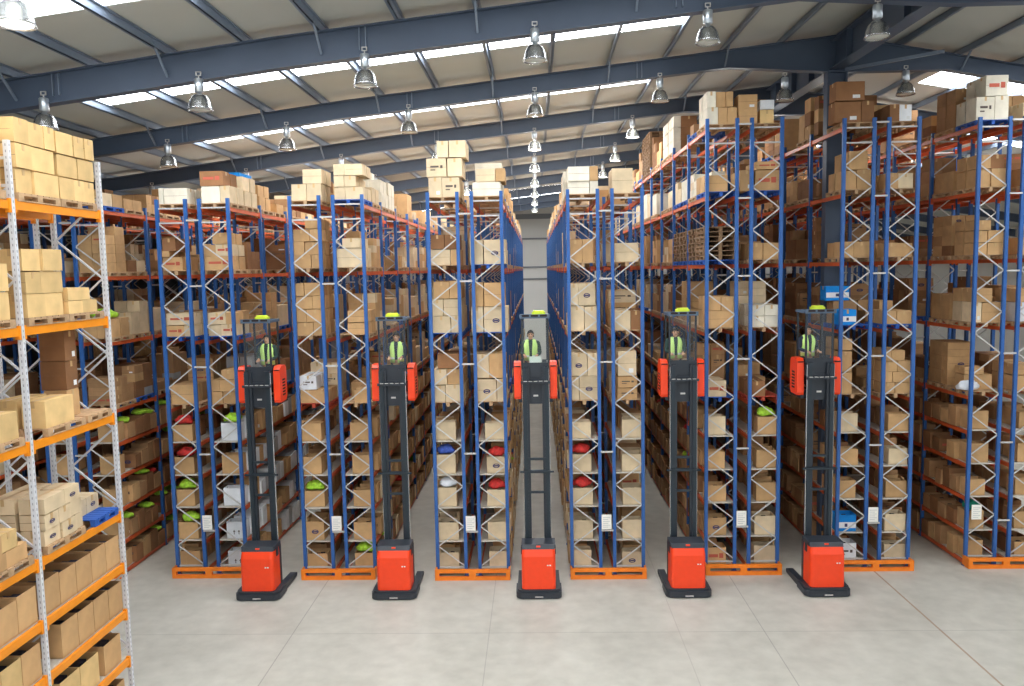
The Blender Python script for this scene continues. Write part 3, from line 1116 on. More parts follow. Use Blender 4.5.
# ---- which of them show, and how large (rays through the camera's pixels)
def visible_counts():
    vs, ps = [], []
    owner = []
    for n, it in enumerate(ITEMS):
        x0, y0, z0, x1, y1, z1 = it['b']
        s = len(vs)
        vs += [(x0, y0, z0), (x1, y0, z0), (x1, y1, z0), (x0, y1, z0), (x0, y0, z1), (x1, y0, z1), (x1, y1, z1), (x0, y1, z1)]
        for q in ((3, 2, 1, 0), (4, 5, 6, 7), (0, 1, 5, 4), (1, 2, 6, 5), (2, 3, 7, 6), (3, 0, 4, 7)):
            ps.append(tuple(s + i for i in q))
            owner.append(n)
    tree = BVHTree.FromPolygons(vs, ps)
    cnt = [0] * len(ITEMS)
    o = Vector(CAM)
    for py in range(1, 686, 2):
        for px in range(1, 1024, 2):
            d = AX_F + AX_R * ((px - 512) / F_PX) - AX_U * ((py - 343) / F_PX)
            h = tree.ray_cast(o, d)
            if h[2] is not None:
                cnt[owner[h[2]]] += 1
    return cnt


CNT = visible_counts()
for it, c in zip(ITEMS, CNT):
    it['n'] = c
LIMIT = {'box': 300, 'open': 230, 'pallet': 150}
CHOSEN = {}
for kd, lim in LIMIT.items():
    idx = sorted((i for i, it in enumerate(ITEMS) if it['kind'] == kd and it['n'] >= 6), key=lambda i: -ITEMS[i]['n'])[:lim]
    for i in idx:
        CHOSEN[i] = True


def pos_word(i, n):
    if n == 1:
        return ''
    if n == 2:
        return ('left', 'right')[i - 1]
    if n == 3:
        return ('left', 'middle', 'right')[i - 1]
    return ORD[i] + '-from-left'


def tier_word(i, n):
    if n == 1:
        return ''
    if i == n:
        return 'top-tier'
    if i == 1:
        return 'bottom-tier'
    return ORD[i] + '-tier'


MARKW = {'O': 'oval-marked', 'S': 'white-labelled', 'R': 'red-printed', 'K': 'dark-printed', 'A': 'arrow-marked', 'W': 'white-banded'}


def label_of(it):
    c = it['ctx']
    kd = it['kind']
    colw = CARD[it['col']][0] if kd != 'pallet' else {'wood': 'wooden', 'oldwood': 'weathered', 'bluewood': 'blue', 'redwood': 'red'}[it['col']]
    mk = MARKW.get(it['marks'][:1], '') if kd != 'pallet' else ''
    noun = {'box': 'carton', 'open': 'open carton', 'pallet': 'pallet'}[kd]
    if c.get('white'):
        bay = 'far bay' if c['bay'] == 0 else 'near bay'
        if kd == 'open':
            return '%s open carton, %s along the %s of the white rack, %s' % (colw, ORD[c['stack']], WN[c['lev']], bay)
        if kd == 'pallet':
            return '%s pallet, %s along the %s of the white rack, %s' % (colw, ORD[c['load'] + 1], WN[c['lev']], bay)
        n = {1: ('',), 2: ('nearer', 'farther'), 3: ('nearest', 'middle', 'farthest')}[c['ncol']][c['colm'] - 1]
        return ' '.join(w for w in (colw, mk, 'carton', tier_word(c['tier'], c['ntier']), n, '' if c['stack'] == 1 else 'behind', ('near pallet', 'far pallet', 'back row')[c['load']], WN[c['lev']], 'white rack', bay) if w)
    rk = RNAME[c['rack']]
    row = ('left row', 'right row', 'over gap')[c['row']]
    if kd == 'open':
        return '%s %s, %s from front, %s, %s, %s' % ((mk + ' ' if mk else '') + colw, noun, ORD[c['stack']], SHN[c['lev']], row, rk)
    if kd == 'pallet':
        tw = tier_word(c['tier'], c['ntier']) + ', ' if 'tier' in c else ''
        return '%s pallet, %s%s from front, %s, %s, %s' % (colw, tw, ORD[c['stack']], levname(c['rack'], c['lev']), row, rk)
    place = ' '.join(w for w in (tier_word(c['tier'], c['ntier']), pos_word(c['colm'], c['ncol']), 'front' if c['stack'] == 1 else ORD[c['stack']], 'stack') if w)
    return '%s carton, %s, %s, %s, %s' % (' '.join(w for w in (colw, mk if c['rack'] not in (0, 8) else '') if w), place, levname(c['rack'], c['lev']), row, rk)


def carton_mesh(w, d, h, colr, marks, rnd, side):
    """closed carton: bulging body, lid flaps meeting under a strip of tape, prints and stickers on its faces"""
    b = MB()
    J = lambda: rnd.uniform(-0.006, 0.006)
    w2, d2 = w / 2, d / 2
    low = [(-w2, -d2), (w2, -d2), (w2, d2), (-w2, d2)]
    n = len(b.v)
    b.v += [(x, y, 0) for x, y in low] + [(x + J() * 0.5, y + J() * 0.5, h * 0.5) for x, y in low] + [(x * 0.992, y * 0.992, h - 0.006 + J()) for x, y in low]
    for r0 in (0, 4):
        for i in range(4):
            j = (i + 1) % 4
            b.f.append((n + r0 + i, n + r0 + j, n + r0 + 4 + j, n + r0 + 4 + i))
            b.mi.append(0)
    b.f.append((n + 3, n + 2, n + 1, n))
    b.mi.append(0)
    zt = h - 0.002
    if w >= d:     # flaps fold from front and back, seam runs along x
        b.box(-w2 * 0.99, -d2 * 0.99, h - 0.008, w2 * 0.99, -0.004, zt)
        b.box(-w2 * 0.99, 0.004, h - 0.008, w2 * 0.99, d2 * 0.99, zt)
        b.box(-w2 * 0.985, -0.03, zt - 0.001, w2 * 0.985, 0.03, zt + 0.002, 1)
        b.box(-w2 * 0.99, -d2 - 0.0025, h * 0.5, w2 * 0.99, -d2 + 0.004, h * 0.5 + 0.006, 6)
        for sx in (-1, 1):
            b.box(sx * (w2 + 0.001) - 0.003, -0.03, h - 0.11, sx * (w2 + 0.001) + 0.003, 0.03, h - 0.003, 1)
    else:
        b.box(-w2 * 0.99, -d2 * 0.99, h - 0.008, -0.004, d2 * 0.99, zt)
        b.box(0.004, -d2 * 0.99, h - 0.008, w2 * 0.99, d2 * 0.99, zt)
        b.box(-0.03, -d2 * 0.985, zt - 0.001, 0.03, d2 * 0.985, zt + 0.002, 1)
        b.box(-0.03, -d2 - 0.004, h - 0.12, 0.03, -d2 + 0.004, h - 0.004, 1)
    prints(b, marks, w, d, h, side)
    mats = [M['c' + colr], M['tape'], M['mark'], M['rprint'], M['kprint'], M['sticker'], M['inside']]
    return b, mats


def prints(b, marks, w, d, h, side):
    """marks on the face that looks to the aisle end (-y) or, side='x', to the right"""
    if side == 'x':
        P = lambda u, z, o: (w / 2 + o, u, z)
        W = d
    else:
        P = lambda u, z, o: (u, -d / 2 - o, z)
        W = w

    def rect(u0, z0, u1, z1, mi, o=0.006):
        b.quad(P(u0, z0, o), P(u1, z0, o), P(u1, z1, o), P(u0, z1, o), mi)

    if 'O' in marks:
        n = 14
        rx, rz = min(0.11, W * 0.2), min(0.07, h * 0.14)
        for i in range(n):
            a0, a1 = 2 * PI * i / n, 2 * PI * (i + 1) / n
            p = [(math.cos(a) * r * rx, h * 0.45 + math.sin(a) * r * rz) for a, r in ((a0, 1), (a1, 1), (a1, 0.66), (a0, 0.66))]
            b.quad(*[P(u, z, 0.006) for u, z in p], 2)
        rect(-rx * 0.6, h * 0.45 - rz * 0.3, rx * 0.6, h * 0.45 + rz * 0.3, 2)
    if 'R' in marks:
        rect(-W * 0.36, h * 0.42, W * 0.1, h * 0.6, 3)
        rect(W * 0.16, h * 0.38, W * 0.36, h * 0.66, 3)
    if 'K' in marks:
        rect(-W * 0.3, h * 0.5, W * 0.12, h * 0.6, 4)
        rect(-W * 0.3, h * 0.34, -W * 0.05, h * 0.4, 4)
        rect(W * 0.2, h * 0.46, W * 0.32, h * 0.62, 4)
    if 'A' in marks:
        for u in (-W * 0.1, W * 0.16):
            rect(u - 0.012, h * 0.25, u + 0.012, h * 0.42, 4)
            b.quad(P(u - 0.04, h * 0.4, 0.006), P(u + 0.04, h * 0.4, 0.006), P(u, h * 0.52, 0.006), P(u, h * 0.52, 0.006), 4)
    if 'W' in marks:
        rect(-W * 0.49, h * 0.2, W * 0.49, h * 0.56, 5)
        rect(-W * 0.08, h * 0.28, W * 0.06, h * 0.48, 2, 0.009)
    if 'S' in marks:
        rect(W * 0.08, h * 0.12, W * 0.34, h * 0.3, 5)


def open_mesh(w, d, h, colr, marks, side):
    """carton with its top cut open: four walls, a floor and the folded clothing that fills it"""
    b = MB()
    w2, d2, t = w / 2, d / 2, 0.012
    b.box(-w2, -d2, 0, w2, d2, 0.02)
    b.box(-w2, -d2, 0.01, w2, -d2 + t, h)
    b.box(-w2, d2 - t, 0.01, w2, d2, h)
    b.box(-w2, -d2 + t, 0.01, -w2 + t, d2 - t, h)
    b.box(w2 - t, -d2 + t, 0.01, w2, d2 - t, h)
    b.box(-w2 + t, -d2 + t, h * 0.6, w2 - t, d2 - t, h * 0.66, 1)
    for q in range(4):
        a = -w2 + 0.03 + q * (w - 0.06) / 4
        b.box(a, -d2 + 0.03, h * 0.63, a + (w - 0.06) / 4.4, d2 - 0.04, h * (0.7 + 0.05 * (q % 3)), 1)
    prints(b, marks, w, d, h, side)
    return b, [M['c' + colr], M['cloth'], M['mark'], M['rprint'], M['kprint'], M['sticker']]


def pallet_mesh(w, L, mt):
    """deck boards over stringer boards on nine blocks; boards run along x, length L along y"""
    b = MB()
    n = 7
    st = L / n
    for i in range(n):
        b.box(-w / 2, -L / 2 + i * st + 0.012, 0.118, w / 2, -L / 2 + (i + 1) * st - 0.012, 0.14)
    for x in (-w / 2, -0.05, w / 2 - 0.1):
        b.box(x, -L / 2, 0.096, x + 0.1, L / 2, 0.119)
        b.box(x, -L / 2, 0, x + 0.1, L / 2, 0.02)
        for y in (-L / 2, -0.07, L / 2 - 0.14):
            b.box(x, y, 0.019, x + 0.1, y + 0.14, 0.097)
    return b.mesh('pallet', [mt])


PALM = {}
stuffb = {'box': MB(), 'open': MB(), 'pallet': MB()}
ckeys = list(CARD)
USED = {}
for i, it in enumerate(ITEMS):
    x0, y0, z0, x1, y1, z1 = it['b']
    kd = it['kind']
    if i in CHOSEN:
        w, d, h = x1 - x0, y1 - y0, z1 - z0
        side = 'x' if it['ctx'].get('white') else 'y'
        rnd = random.Random(i)
        lab = label_of(it)
        loc = ((x0 + x1) / 2, (y0 + y1) / 2, z0)
        where = 'in the white rack' if it['ctx'].get('white') else 'in the blue racks'
        if kd == 'box':
            bb, mats = carton_mesh(w * 0.985, d * 0.985, h, it['col'], it['marks'], rnd, side)
            o = bb.build('cardboard_box', mats, None, loc, fix=False)
            o.rotation_euler = (0, 0, rnd.uniform(-0.014, 0.014))
            tag(o, lab, 'box', 'closed cartons ' + where)
        elif kd == 'open':
            bb, mats = open_mesh(w, d, h, it['col'], it['marks'], side)
            o = bb.build('open_carton', mats, None, loc, fix=False)
            tag(o, lab, 'box', 'open cartons ' + where)
        else:
            key = (round(w, 2), round(d, 2), it['col'])
            if key not in PALM:
                PALM[key] = pallet_mesh(w, d, M[it['col']])
            o = put('pallet', PALM[key], None, loc)
            tag(o, lab, 'pallet', 'pallets ' + where)
        USED.setdefault(lab, []).append(o)
    elif kd == 'box':
        stuffb['box'].box(x0, y0, z0, x1, y1, z1, ckeys.index(it['col']), False)
    elif kd == 'open':
        sb = stuffb['open']
        mi = ckeys.index(it['col'])
        n = len(sb.v)
        e = 0.02
        sb.v += [(x0, y0, z0), (x1, y0, z0), (x1, y1, z0), (x0, y1, z0), (x0, y0, z1), (x1, y0, z1), (x1, y1, z1), (x0, y1, z1)]
        sb.v += [(x0 + e, y0 + e, z1), (x1 - e, y0 + e, z1), (x1 - e, y1 - e, z1), (x0 + e, y1 - e, z1)]
        zf = z0 + (z1 - z0) * 0.7
        sb.v += [(x0 + e, y0 + e, zf), (x1 - e, y0 + e, zf), (x1 - e, y1 - e, zf), (x0 + e, y1 - e, zf)]
        for q in range(4):
            r = (q + 1) % 4
            sb.f += [(n + q, n + r, n + 4 + r, n + 4 + q), (n + 4 + q, n + 4 + r, n + 8 + r, n + 8 + q), (n + 8 + q, n + 8 + r, n + 12 + r, n + 12 + q)]
            sb.mi += [mi, mi, mi]
        sb.f.append((n + 12, n + 13, n + 14, n + 15))
        sb.mi.append(len(ckeys))
    else:
        sb = stuffb['pallet']
        mi = ('wood', 'bluewood', 'redwood', 'oldwood').index(it['col'])
        sb.box(x0, y0, z0 + 0.11, x1, y1, z0 + 0.14, mi)
        for xx in (x0, (x0 + x1) / 2 - 0.05, x1 - 0.1):
            sb.box(xx, y0, z0, xx + 0.1, y0 + 0.14, z0 + 0.11, mi, False)
            sb.box(xx, y0 + 0.5, z0, xx + 0.1, y0 + 0.66, z0 + 0.11, mi, False)
            sb.box(xx, y1 - 0.14, z0, xx + 0.1, y1, z0 + 0.11, mi, False)
cm = [M['c' + q] for q in ckeys]
tag(stuffb['box'].build('cardboard_boxes', cm, fix=False), 'brown cartons stacked deeper in the blue rack rows', 'boxes', kind='stuff')
tag(stuffb['open'].build('open_cartons', cm + [M['cloth']], fix=False), 'open cartons standing side by side deeper along the lower shelves', 'boxes', kind='stuff')
tag(stuffb['pallet'].build('wooden_pallets', [M['wood'], M['bluewood'], M['redwood'], M['oldwood']], fix=False), 'wooden pallets under the loads deeper in the blue racks', 'pallets', kind='stuff')


# ---- loose clothing and bags spilling out of the open cartons
def lump_mesh(a, bb_, c, rnd, mt):
    b = MB()
    n, m_ = 16, 7
    ph = [rnd.uniform(0, 6.28) for _ in range(6)]
    for j in range(m_ + 1):
        el = -0.15 * PI + (0.65 * PI) * j / m_
        for i in range(n):
            az = 2 * PI * i / n
            r = 1 + 0.14 * math.sin(3 * az + ph[0] + 2 * el) + 0.1 * math.sin(5 * az + ph[1]) * math.cos(4 * el + ph[2])
            b.v.append((a * r * math.cos(el) * math.cos(az), bb_ * r * math.cos(el) * math.sin(az), c * (0.25 + r * math.sin(el) * 0.9)))
    for j in range(m_):
        for i in range(n):
            k = (i + 1) % n
            b.f.append((j * n + i, j * n + k, (j + 1) * n + k, (j + 1) * n + i))
            b.mi.append(0)
    b.f.append(tuple(m_ * n + i for i in range(n)))
    b.f.append(tuple(reversed(range(n))))
    b.mi += [0, 0]
    return b.mesh('bundle', [mt], True)


BW = {'hivis': 'hi-vis', 'redcloth': 'red', 'blucloth': 'blue', 'whibag': 'white', 'teal': 'green'}
for (cb, x, y, z, a, c, h, k, row, li, n) in BUNDLES:
    if not in_frame((x, y, z), 5, 5):
        continue
    rnd = random.Random(int(x * 1000) + int(z * 77))
    nm = 'plastic_bag' if cb == 'whibag' else 'clothing_bundle'
    o = put(nm, lump_mesh(a, c, h, rnd, M[cb]), None, (x, y, z))
    tag(o, '%s %s in %s carton from front, %s, %s, %s' % (BW[cb], 'bag' if cb == 'whibag' else 'clothes', ORD[n], SHN[li], ('left row', 'right row')[row], RNAME[k]),
        'bag' if cb == 'whibag' else 'clothes', 'loose clothing on open cartons')
EXTRA = [('hivis', RX[0] + 1.75, 0.75, PAL[1] + 0.79, 0.36, 0.42, 0.2, 'hi-vis yellow-green garments heaped on cartons, second pallet-level, blue rack behind white rack', 'clothing_bundle'),
         ('whibag', RX[7] + 0.02, RY[7] + 0.27, PAL[0] + 0.215, 0.34, 0.15, 0.2, 'white plastic bag lying at the lowest pallet-level of the seventh rack-end', 'plastic_bag'),
         ('hivis', -7.9, 2.0, 0.0, 0, 0, 0, '', '')]
for cb, x, y, z, a, c, h, lab, nm in EXTRA:
    if a:
        tag(put(nm, lump_mesh(a, c, h, random.Random(3), M[cb]), None, (x, y, z)), lab, 'bag' if nm == 'plastic_bag' else 'clothes')


# ------------------------------------------------------------------ people
def skin_object(name, verts, edges, radii, mt, parent, sub=2, root=0, loc=(0, 0, 0)):
    me = bpy.data.meshes.new(name)
    me.from_pydata(verts, edges, [])
    me.materials.append(mt)
    o = put(name, me, parent, loc)
    sk = o.modifiers.new('skin', 'SKIN')
    sk.use_smooth_shade = True
    sk.branch_smoothing = 0.6
    if not me.skin_vertices:
        o.data.attributes
    layer = me.skin_vertices[0].data if me.skin_vertices else None
    for i, r in enumerate(radii):
        layer[i].radius = r if isinstance(r, tuple) else (r, r)
        layer[i].use_root = i == root
    ss = o.modifiers.new('smooth', 'SUBSURF')
    ss.levels = sub
    ss.render_levels = sub
    return o


def make_person(parent_loc, label, lean, sweater, headturn=0.0, hairlen=0.0, female=False):
    """standing operator, facing -y, hands on the controls in front"""
    t = thing('person', parent_loc, label, 'person', 'truck operators', rotz=headturn)
    # body: one continuous skin from feet to head with arms and five-fingered hands
    V, Ed, R = [], [], []

    def add(p, r, link=None):
        V.append(p)
        R.append(r)
        if link is not None:
            Ed.append((link, len(V) - 1))
        return len(V) - 1

    pel = add((0, 0.02, 0.95), (0.15, 0.11))
    wai = add((0, 0.02, 1.1), (0.14, 0.1), pel)
    che = add((0, 0.02, 1.3), (0.165, 0.115), wai)
    sho = add((0, 0.025, 1.45), (0.13, 0.09), che)
    nec = add((0, 0.02, 1.53), (0.052, 0.055), sho)
    he0 = add((0, 0.0, 1.6), (0.07, 0.085), nec)
    he1 = add((0, -0.005, 1.67), (0.078, 0.098), he0)
    he2 = add((0, 0.0, 1.735), (0.066, 0.085), he1)
    for s in (-1, 1):
        a = add((s * 0.185, 0.03, 1.43), 0.055, sho)
        e = add((s * 0.25, -0.02, 1.14), 0.046, a)
        w = add((s * 0.17, -0.25, 1.1), 0.031, e)
        p = add((s * 0.16, -0.31, 1.095), (0.036, 0.022), w)
        q = add((s * 0.155, -0.345, 1.092), (0.038, 0.02), p)
        for i, (dx, ln, rr) in enumerate(((-0.03, 0.06, 0.0085), (-0.01, 0.07, 0.009), (0.01, 0.066, 0.009), (0.03, 0.05, 0.008))):
            k1 = add((s * 0.155 + dx, -0.372, 1.088), rr, q)
            k2 = add((s * 0.155 + dx, -0.372 - ln * 0.45, 1.07), rr * 0.95, k1)
            add((s * 0.155 + dx, -0.372 - ln * 0.4, 1.04), rr * 0.85, k2)
        t1 = add((s * 0.16 - s * 0.04, -0.315, 1.085), 0.011, p)
        add((s * 0.16 - s * 0.055, -0.35, 1.06), 0.009, t1)
        hp = add((s * 0.09, 0.02, 0.88), 0.085, pel)
        kn = add((s * 0.1, -0.01, 0.5), 0.056, hp)
        an = add((s * 0.1, 0.03, 0.1), 0.038, kn)
        add((s * 0.11, -0.1, 0.04), (0.042, 0.03), an)
    skin_object('body', V, Ed, R, M['skin'], t, 2, pel)
    # nose, ears, eyes, mouth
    b = MB()
    b.hexa([(-0.016, -0.1, 1.645), (0.016, -0.1, 1.645), (0.014, -0.08, 1.645), (-0.014, -0.08, 1.645), (-0.007, -0.098, 1.69), (0.007, -0.098, 1.69), (0.007, -0.08, 1.69), (-0.007, -0.08, 1.69)])
    b.v[0], b.v[1] = (-0.014, -0.125, 1.648), (0.014, -0.125, 1.648)
    b.build('nose', [M['skin']], t)
    for s in (-1, 1):
        e = MB()
        e.lathe([(0.001, -0.012), (0.012, -0.008), (0.014, 0), (0.012, 0.008), (0.001, 0.012)], 10, 0, (s * 0.032, -0.093, 1.688))
        e.build('eye', [M['eye']], t, smooth=True)
        e = MB()
        e.lathe([(0.001, -0.03), (0.012, -0.02), (0.016, 0.0), (0.014, 0.02), (0.001, 0.03)], 10, 0, (s * 0.082, 0.01, 1.67))
        e.build('ear', [M['skin']], t, smooth=True)
    b = MB()
    b.box(-0.025, -0.1, 1.612, 0.025, -0.088, 1.624)
    b.build('mouth', [M['lip']], t)
    # hair: cap over the skull, down to the nape
    b = MB()
    n = 20
    zmin = 1.63 - hairlen
    rows = 8
    for j in range(rows + 1):
        f = j / rows
        for i in range(n):
            az = 2 * PI * i / n
            front = max(0.0, -math.sin(az))
            zl = zmin + (1.752 - zmin) * (front ** 0.45)
            z = zl + (1.808 - zl) * f
            k = math.sqrt(max(0.0, 1 - ((z - 1.68) / 0.131) ** 2)) if z > 1.68 else 1.0
            b.v.append((0.098 * k * math.cos(az), 0.006 + 0.117 * k * math.sin(az), z))
    for j in range(rows):
        for i in range(n):
            k = (i + 1) % n
            b.f.append((j * n + i, j * n + k, (j + 1) * n + k, (j + 1) * n + i))
            b.mi.append(0)
    b.f.append(tuple(rows * n + i for i in range(n)))
    b.mi.append(0)
    b.build('hair', [M['hair']], t, smooth=True)
    # sweater with sleeves
    V, Ed, R = [], [], []
    a0 = add((0, 0.02, 0.98), (0.165, 0.125))
    a1 = add((0, 0.02, 1.12), (0.158, 0.118), a0)
    a2 = add((0, 0.02, 1.3), (0.18, 0.13), a1)
    a3 = add((0, 0.025, 1.45), (0.15, 0.105), a2)
    a4 = add((0, 0.022, 1.52), (0.085, 0.085), a3)
    add((0, 0.02, 1.565), (0.068, 0.07), a4)
    for s in (-1, 1):
        a = add((s * 0.2, 0.03, 1.45), 0.09, a3)
        e = add((s * 0.255, -0.02, 1.14), 0.058, a)
        add((s * 0.178, -0.23, 1.1), 0.041, e)
    skin_object('sweater', V, Ed, R, sweater, t, 2, a0)
    V, Ed, R = [], [], []
    a0 = add((0, 0.02, 0.98), (0.16, 0.12))
    for s in (-1, 1):
        hp = add((s * 0.09, 0.02, 0.86), 0.098, a0)
        kn = add((s * 0.1, -0.01, 0.5), 0.07, hp)
        add((s * 0.1, 0.02, 0.1), 0.058, kn)
    skin_object('trousers', V, Ed, R, M['trouser'], t, 2, a0)
    for s in (-1, 1):
        b = MB()
        b.prism([(-0.14, 0.0), (0.09, 0.0), (0.09, 0.1), (0.02, 0.12), (-0.05, 0.07), (-0.13, 0.05)], 'x', s * 0.105 - 0.048, s * 0.105 + 0.048)
        b.build('shoe', [M['rubber']], t)
    # open-fronted hi-vis waistcoat
    b = MB()
    levels = [(0.93, 0.185, 0.15, 0.45), (1.1, 0.178, 0.142, 0.42), (1.22, 0.19, 0.15, 0.4), (1.33, 0.2, 0.155, 0.45), (1.42, 0.192, 0.135, 0.55), (1.49, 0.15, 0.115, 0.75), (1.53, 0.1, 0.098, 0.95)]
    n = 26
    for (z, rx, ry, gap) in levels:
        for i in range(n + 1):
            az = -PI / 2 + gap * 0.5 + (2 * PI - gap) * i / n
            b.v.append((rx * math.cos(az), 0.022 + ry * math.sin(az), z))
    for j in range(len(levels) - 1):
        for i in range(n):
            k = j * (n + 1) + i
            b.f.append((k, k + 1, k + n + 2, k + n + 1))
            b.mi.append(0)
    vst = b.build('hi_vis_vest', [M['vest']], t, smooth=True, fix=False)
    so = vst.modifiers.new('thick', 'SOLIDIFY')
    so.thickness = 0.012
    so.offset = 1
    b = MB()
    for z in (1.04, ):
        for i in range(n):
            a = -PI / 2 + 0.25 + (2 * PI - 0.5) * i / n
            c = -PI / 2 + 0.25 + (2 * PI - 0.5) * (i + 1) / n
            b.quad((0.197 * math.cos(a), 0.022 + 0.161 * math.sin(a), z), (0.197 * math.cos(c), 0.022 + 0.161 * math.sin(c), z),
                   (0.197 * math.cos(c), 0.022 + 0.161 * math.sin(c), z + 0.05), (0.197 * math.cos(a), 0.022 + 0.161 * math.sin(a), z + 0.05))
    b.build('reflective_band', [M['band']], vst, fix=False)
    return t


# ------------------------------------------------------------------ order-picker trucks
def rrect(x0, y0, x1, y1, r, n=5, corners='0123'):
    pts = []
    for ci, (cx, cy, a0) in enumerate(((x0 + r, y0 + r, PI), (x1 - r, y0 + r, 1.5 * PI), (x1 - r, y1 - r, 0), (x0 + r, y1 - r, 0.5 * PI))):
        if str(ci) in corners:
            for i in range(n + 1):
                a = a0 + 0.5 * PI * i / n
                pts.append((cx + r * math.cos(a), cy + r * math.sin(a)))
        else:
            pts.append(((x0, y0), (x1, y0), (x1, y1), (x0, y1))[ci])
    return pts


ZC = 5.62     # underside of the raised cabin
TM = {}


def truck_meshes():
    b = MB()
    b.prism(rrect(-0.66, 0.0, 0.66, 0.75, 0.2, 6, '01'), 'z', 0.03, 0.2)
    b.prism(rrect(-0.62, 0.04, 0.62, 0.75, 0.18, 6, '01'), 'z', 0.2, 0.27)
    b.box(-0.12, -0.003, 0.06, 0.12, 0.01, 0.1, 1)
    TM['chassis'] = b.mesh('chassis', [M['truckblack'], M['chrome']])
    b = MB()
    b.prism([(0.7, 0.03), (1.85, 0.03), (1.9, 0.06), (1.9, 0.13), (1.85, 0.16), (0.7, 0.22)], 'x', -0.1, 0.1)
    TM['leg'] = b.mesh('outrigger_leg', [M['truckblack']])
    b = MB()
    b.prism([(1.66 + 0.075 * math.cos(2 * PI * i / 18), 0.076 + 0.075 * math.sin(2 * PI * i / 18)) for i in range(18)], 'x', -0.06, 0.06)
    TM['wheel'] = b.mesh('load_wheel', [M['chrome']])
    # motor cover: rounded upright corners, sloping shoulder
    b = MB()
    o0 = rrect(-0.49, 0.1, 0.49, 0.72, 0.11, 5, '01')
    o1 = rrect(-0.49, 0.13, 0.49, 0.72, 0.11, 5, '01')
    o2 = rrect(-0.475, 0.2, 0.475, 0.72, 0.1, 5, '01')
    n = len(o0)
    for o, z in ((o0, 0.27), (o0, 0.3), (o1, 1.22), (o2, 1.41)):
        b.v += [(x, y, z) for x, y in o]
    for j in range(3):
        for i in range(n):
            k = (i + 1) % n
            b.f.append((j * n + i, j * n + k, (j + 1) * n + k, (j + 1) * n + i))
            b.mi.append(0)
    b.f += [tuple(3 * n + i for i in range(n)), tuple(reversed(range(n)))]
    b.mi += [0, 0]
    for x in (0.24, 0.31):
        b.box(x, 0.098 + 0.02, 0.95, x + 0.045, 0.125, 0.985, 1)
    TM['cover'] = b.mesh('motor_cover', [M['truckred'], M['sticker'], M['grille']])
    b = MB()
    b.box(-0.49, 0.3, 1.41, 0.49, 0.86, 1.53)
    b.prism([(0.22, 1.41), (0.3, 1.41), (0.3, 1.53)], 'x', -0.47, 0.47)
    b.box(-0.5, 0.72, 0.2, 0.5, 0.86, 1.42)
    b.box(-0.06, 0.252, 1.45, 0.06, 0.3, 1.5, 1)
    for s in (-1, 1):
        b.box(s * 0.5 - 0.008, 0.42, 1.2, s * 0.5 + 0.008, 0.6, 1.42, 0)
    TM['top'] = b.mesh('rear_bulkhead', [M['truckblack'], M['truckred']])
    # mast
    b = MB()
    b.box(-0.055, 0.9, 0.15, 0.055, 0.93, ZC + 1.0)
    b.box(-0.055, 0.93, 0.15, -0.03, 1.06, ZC + 1.0)
    b.box(0.03, 0.93, 0.15, 0.055, 1.06, ZC + 1.0)
    TM['rail'] = b.mesh('mast_rail', [M['mast']])
    b = MB()
    b.box(-0.04, 0.95, 1.2, 0.04, 1.05, ZC + 1.0)
    TM['inner'] = b.mesh('inner_mast_rail', [M['truckblack']])
    b = MB()
    b.box(-0.5, 0.86, 3.5, 0.5, 0.91, 3.55)
    b.box(-0.34, 0.9, 3.48, 0.34, 0.97, 3.57)
    b.box(-0.3, 0.93, 3.86, 0.3, 0.98, 3.93)
    b.box(-0.3, 0.93, 2.86, 0.3, 0.98, 2.93)
    for x in (-0.3, 0.25):
        b.box(x, 0.93, 2.9, x + 0.05, 0.98, 3.9)
    TM['cross'] = b.mesh('mast_cross_member', [M['mast']])
    b = MB()
    b.tube([(0, 1.0, 0.2), (0, 1.0, ZC + 0.95)], 0.018)
    TM['rod'] = b.mesh('lift_rod', [M['chrome']])
    # cabin
    b = MB()
    b.box(-0.4, 1.06, ZC + 0.62, 0.4, 1.12, ZC + 1.12)
    b.box(-0.38, 1.0, ZC + 0.6, 0.38, 1.12, ZC + 0.66)
    b.box(-0.43, 0.85, ZC + 0.53, 0.43, 0.89, ZC + 0.6)
    b.box(-0.1, 0.88, ZC + 0.54, 0.1, 1.08, ZC + 0.59)
    b.box(-0.26, 1.06, ZC - 0.1, 0.28, 1.12, ZC + 0.62)
    for i in range(5):
        b.box(-0.35 + 0.15 * i, 0.845, ZC + 0.59, -0.25 + 0.15 * i, 0.88, ZC + 0.605, 1)
    b.box(-0.07, 1.05, ZC + 0.12, 0.07, 1.062, ZC + 0.17, 1)
    TM['front'] = b.mesh('cabin_front_panel', [M['truckblack'], M['galv']])
    b = MB()
    b.box(-0.5, 1.12, ZC - 0.06, 0.5, 2.15, ZC + 0.06)
    b.box(-0.4, 1.2, ZC + 0.05, 0.4, 2.05, ZC + 0.163)
    b.box(-0.5, 2.08, ZC + 0.06, 0.5, 2.15, ZC + 0.5)
    TM['platform'] = b.mesh('operator_platform', [M['truckblack']])
    b = MB()
    out = [(1.12, ZC + 0.04), (1.62, ZC + 0.06), (1.72, ZC + 0.16), (1.72, ZC + 1.02), (1.6, ZC + 1.12), (1.2, ZC + 1.12), (1.1, ZC + 1.02), (1.08, ZC + 0.12)]
    b.prism(out, 'x', -0.1, 0.1)
    for i in range(6):
        for s in (-1, 1):
            b.box(s * 0.1 - 0.004, 1.3, ZC + 0.22 + i * 0.09, s * 0.1 + 0.004, 1.55, ZC + 0.27 + i * 0.09, 1)
    b.box(-0.085, 1.07, ZC + 1.0, 0.085, 1.11, ZC + 1.03, 1)
    TM['pod'] = b.mesh('side_pod', [M['truckred'], M['grille']])
    b = MB()
    b.box(-0.026, -0.026, ZC + 1.1, 0.026, 0.026, ZC + 2.42)
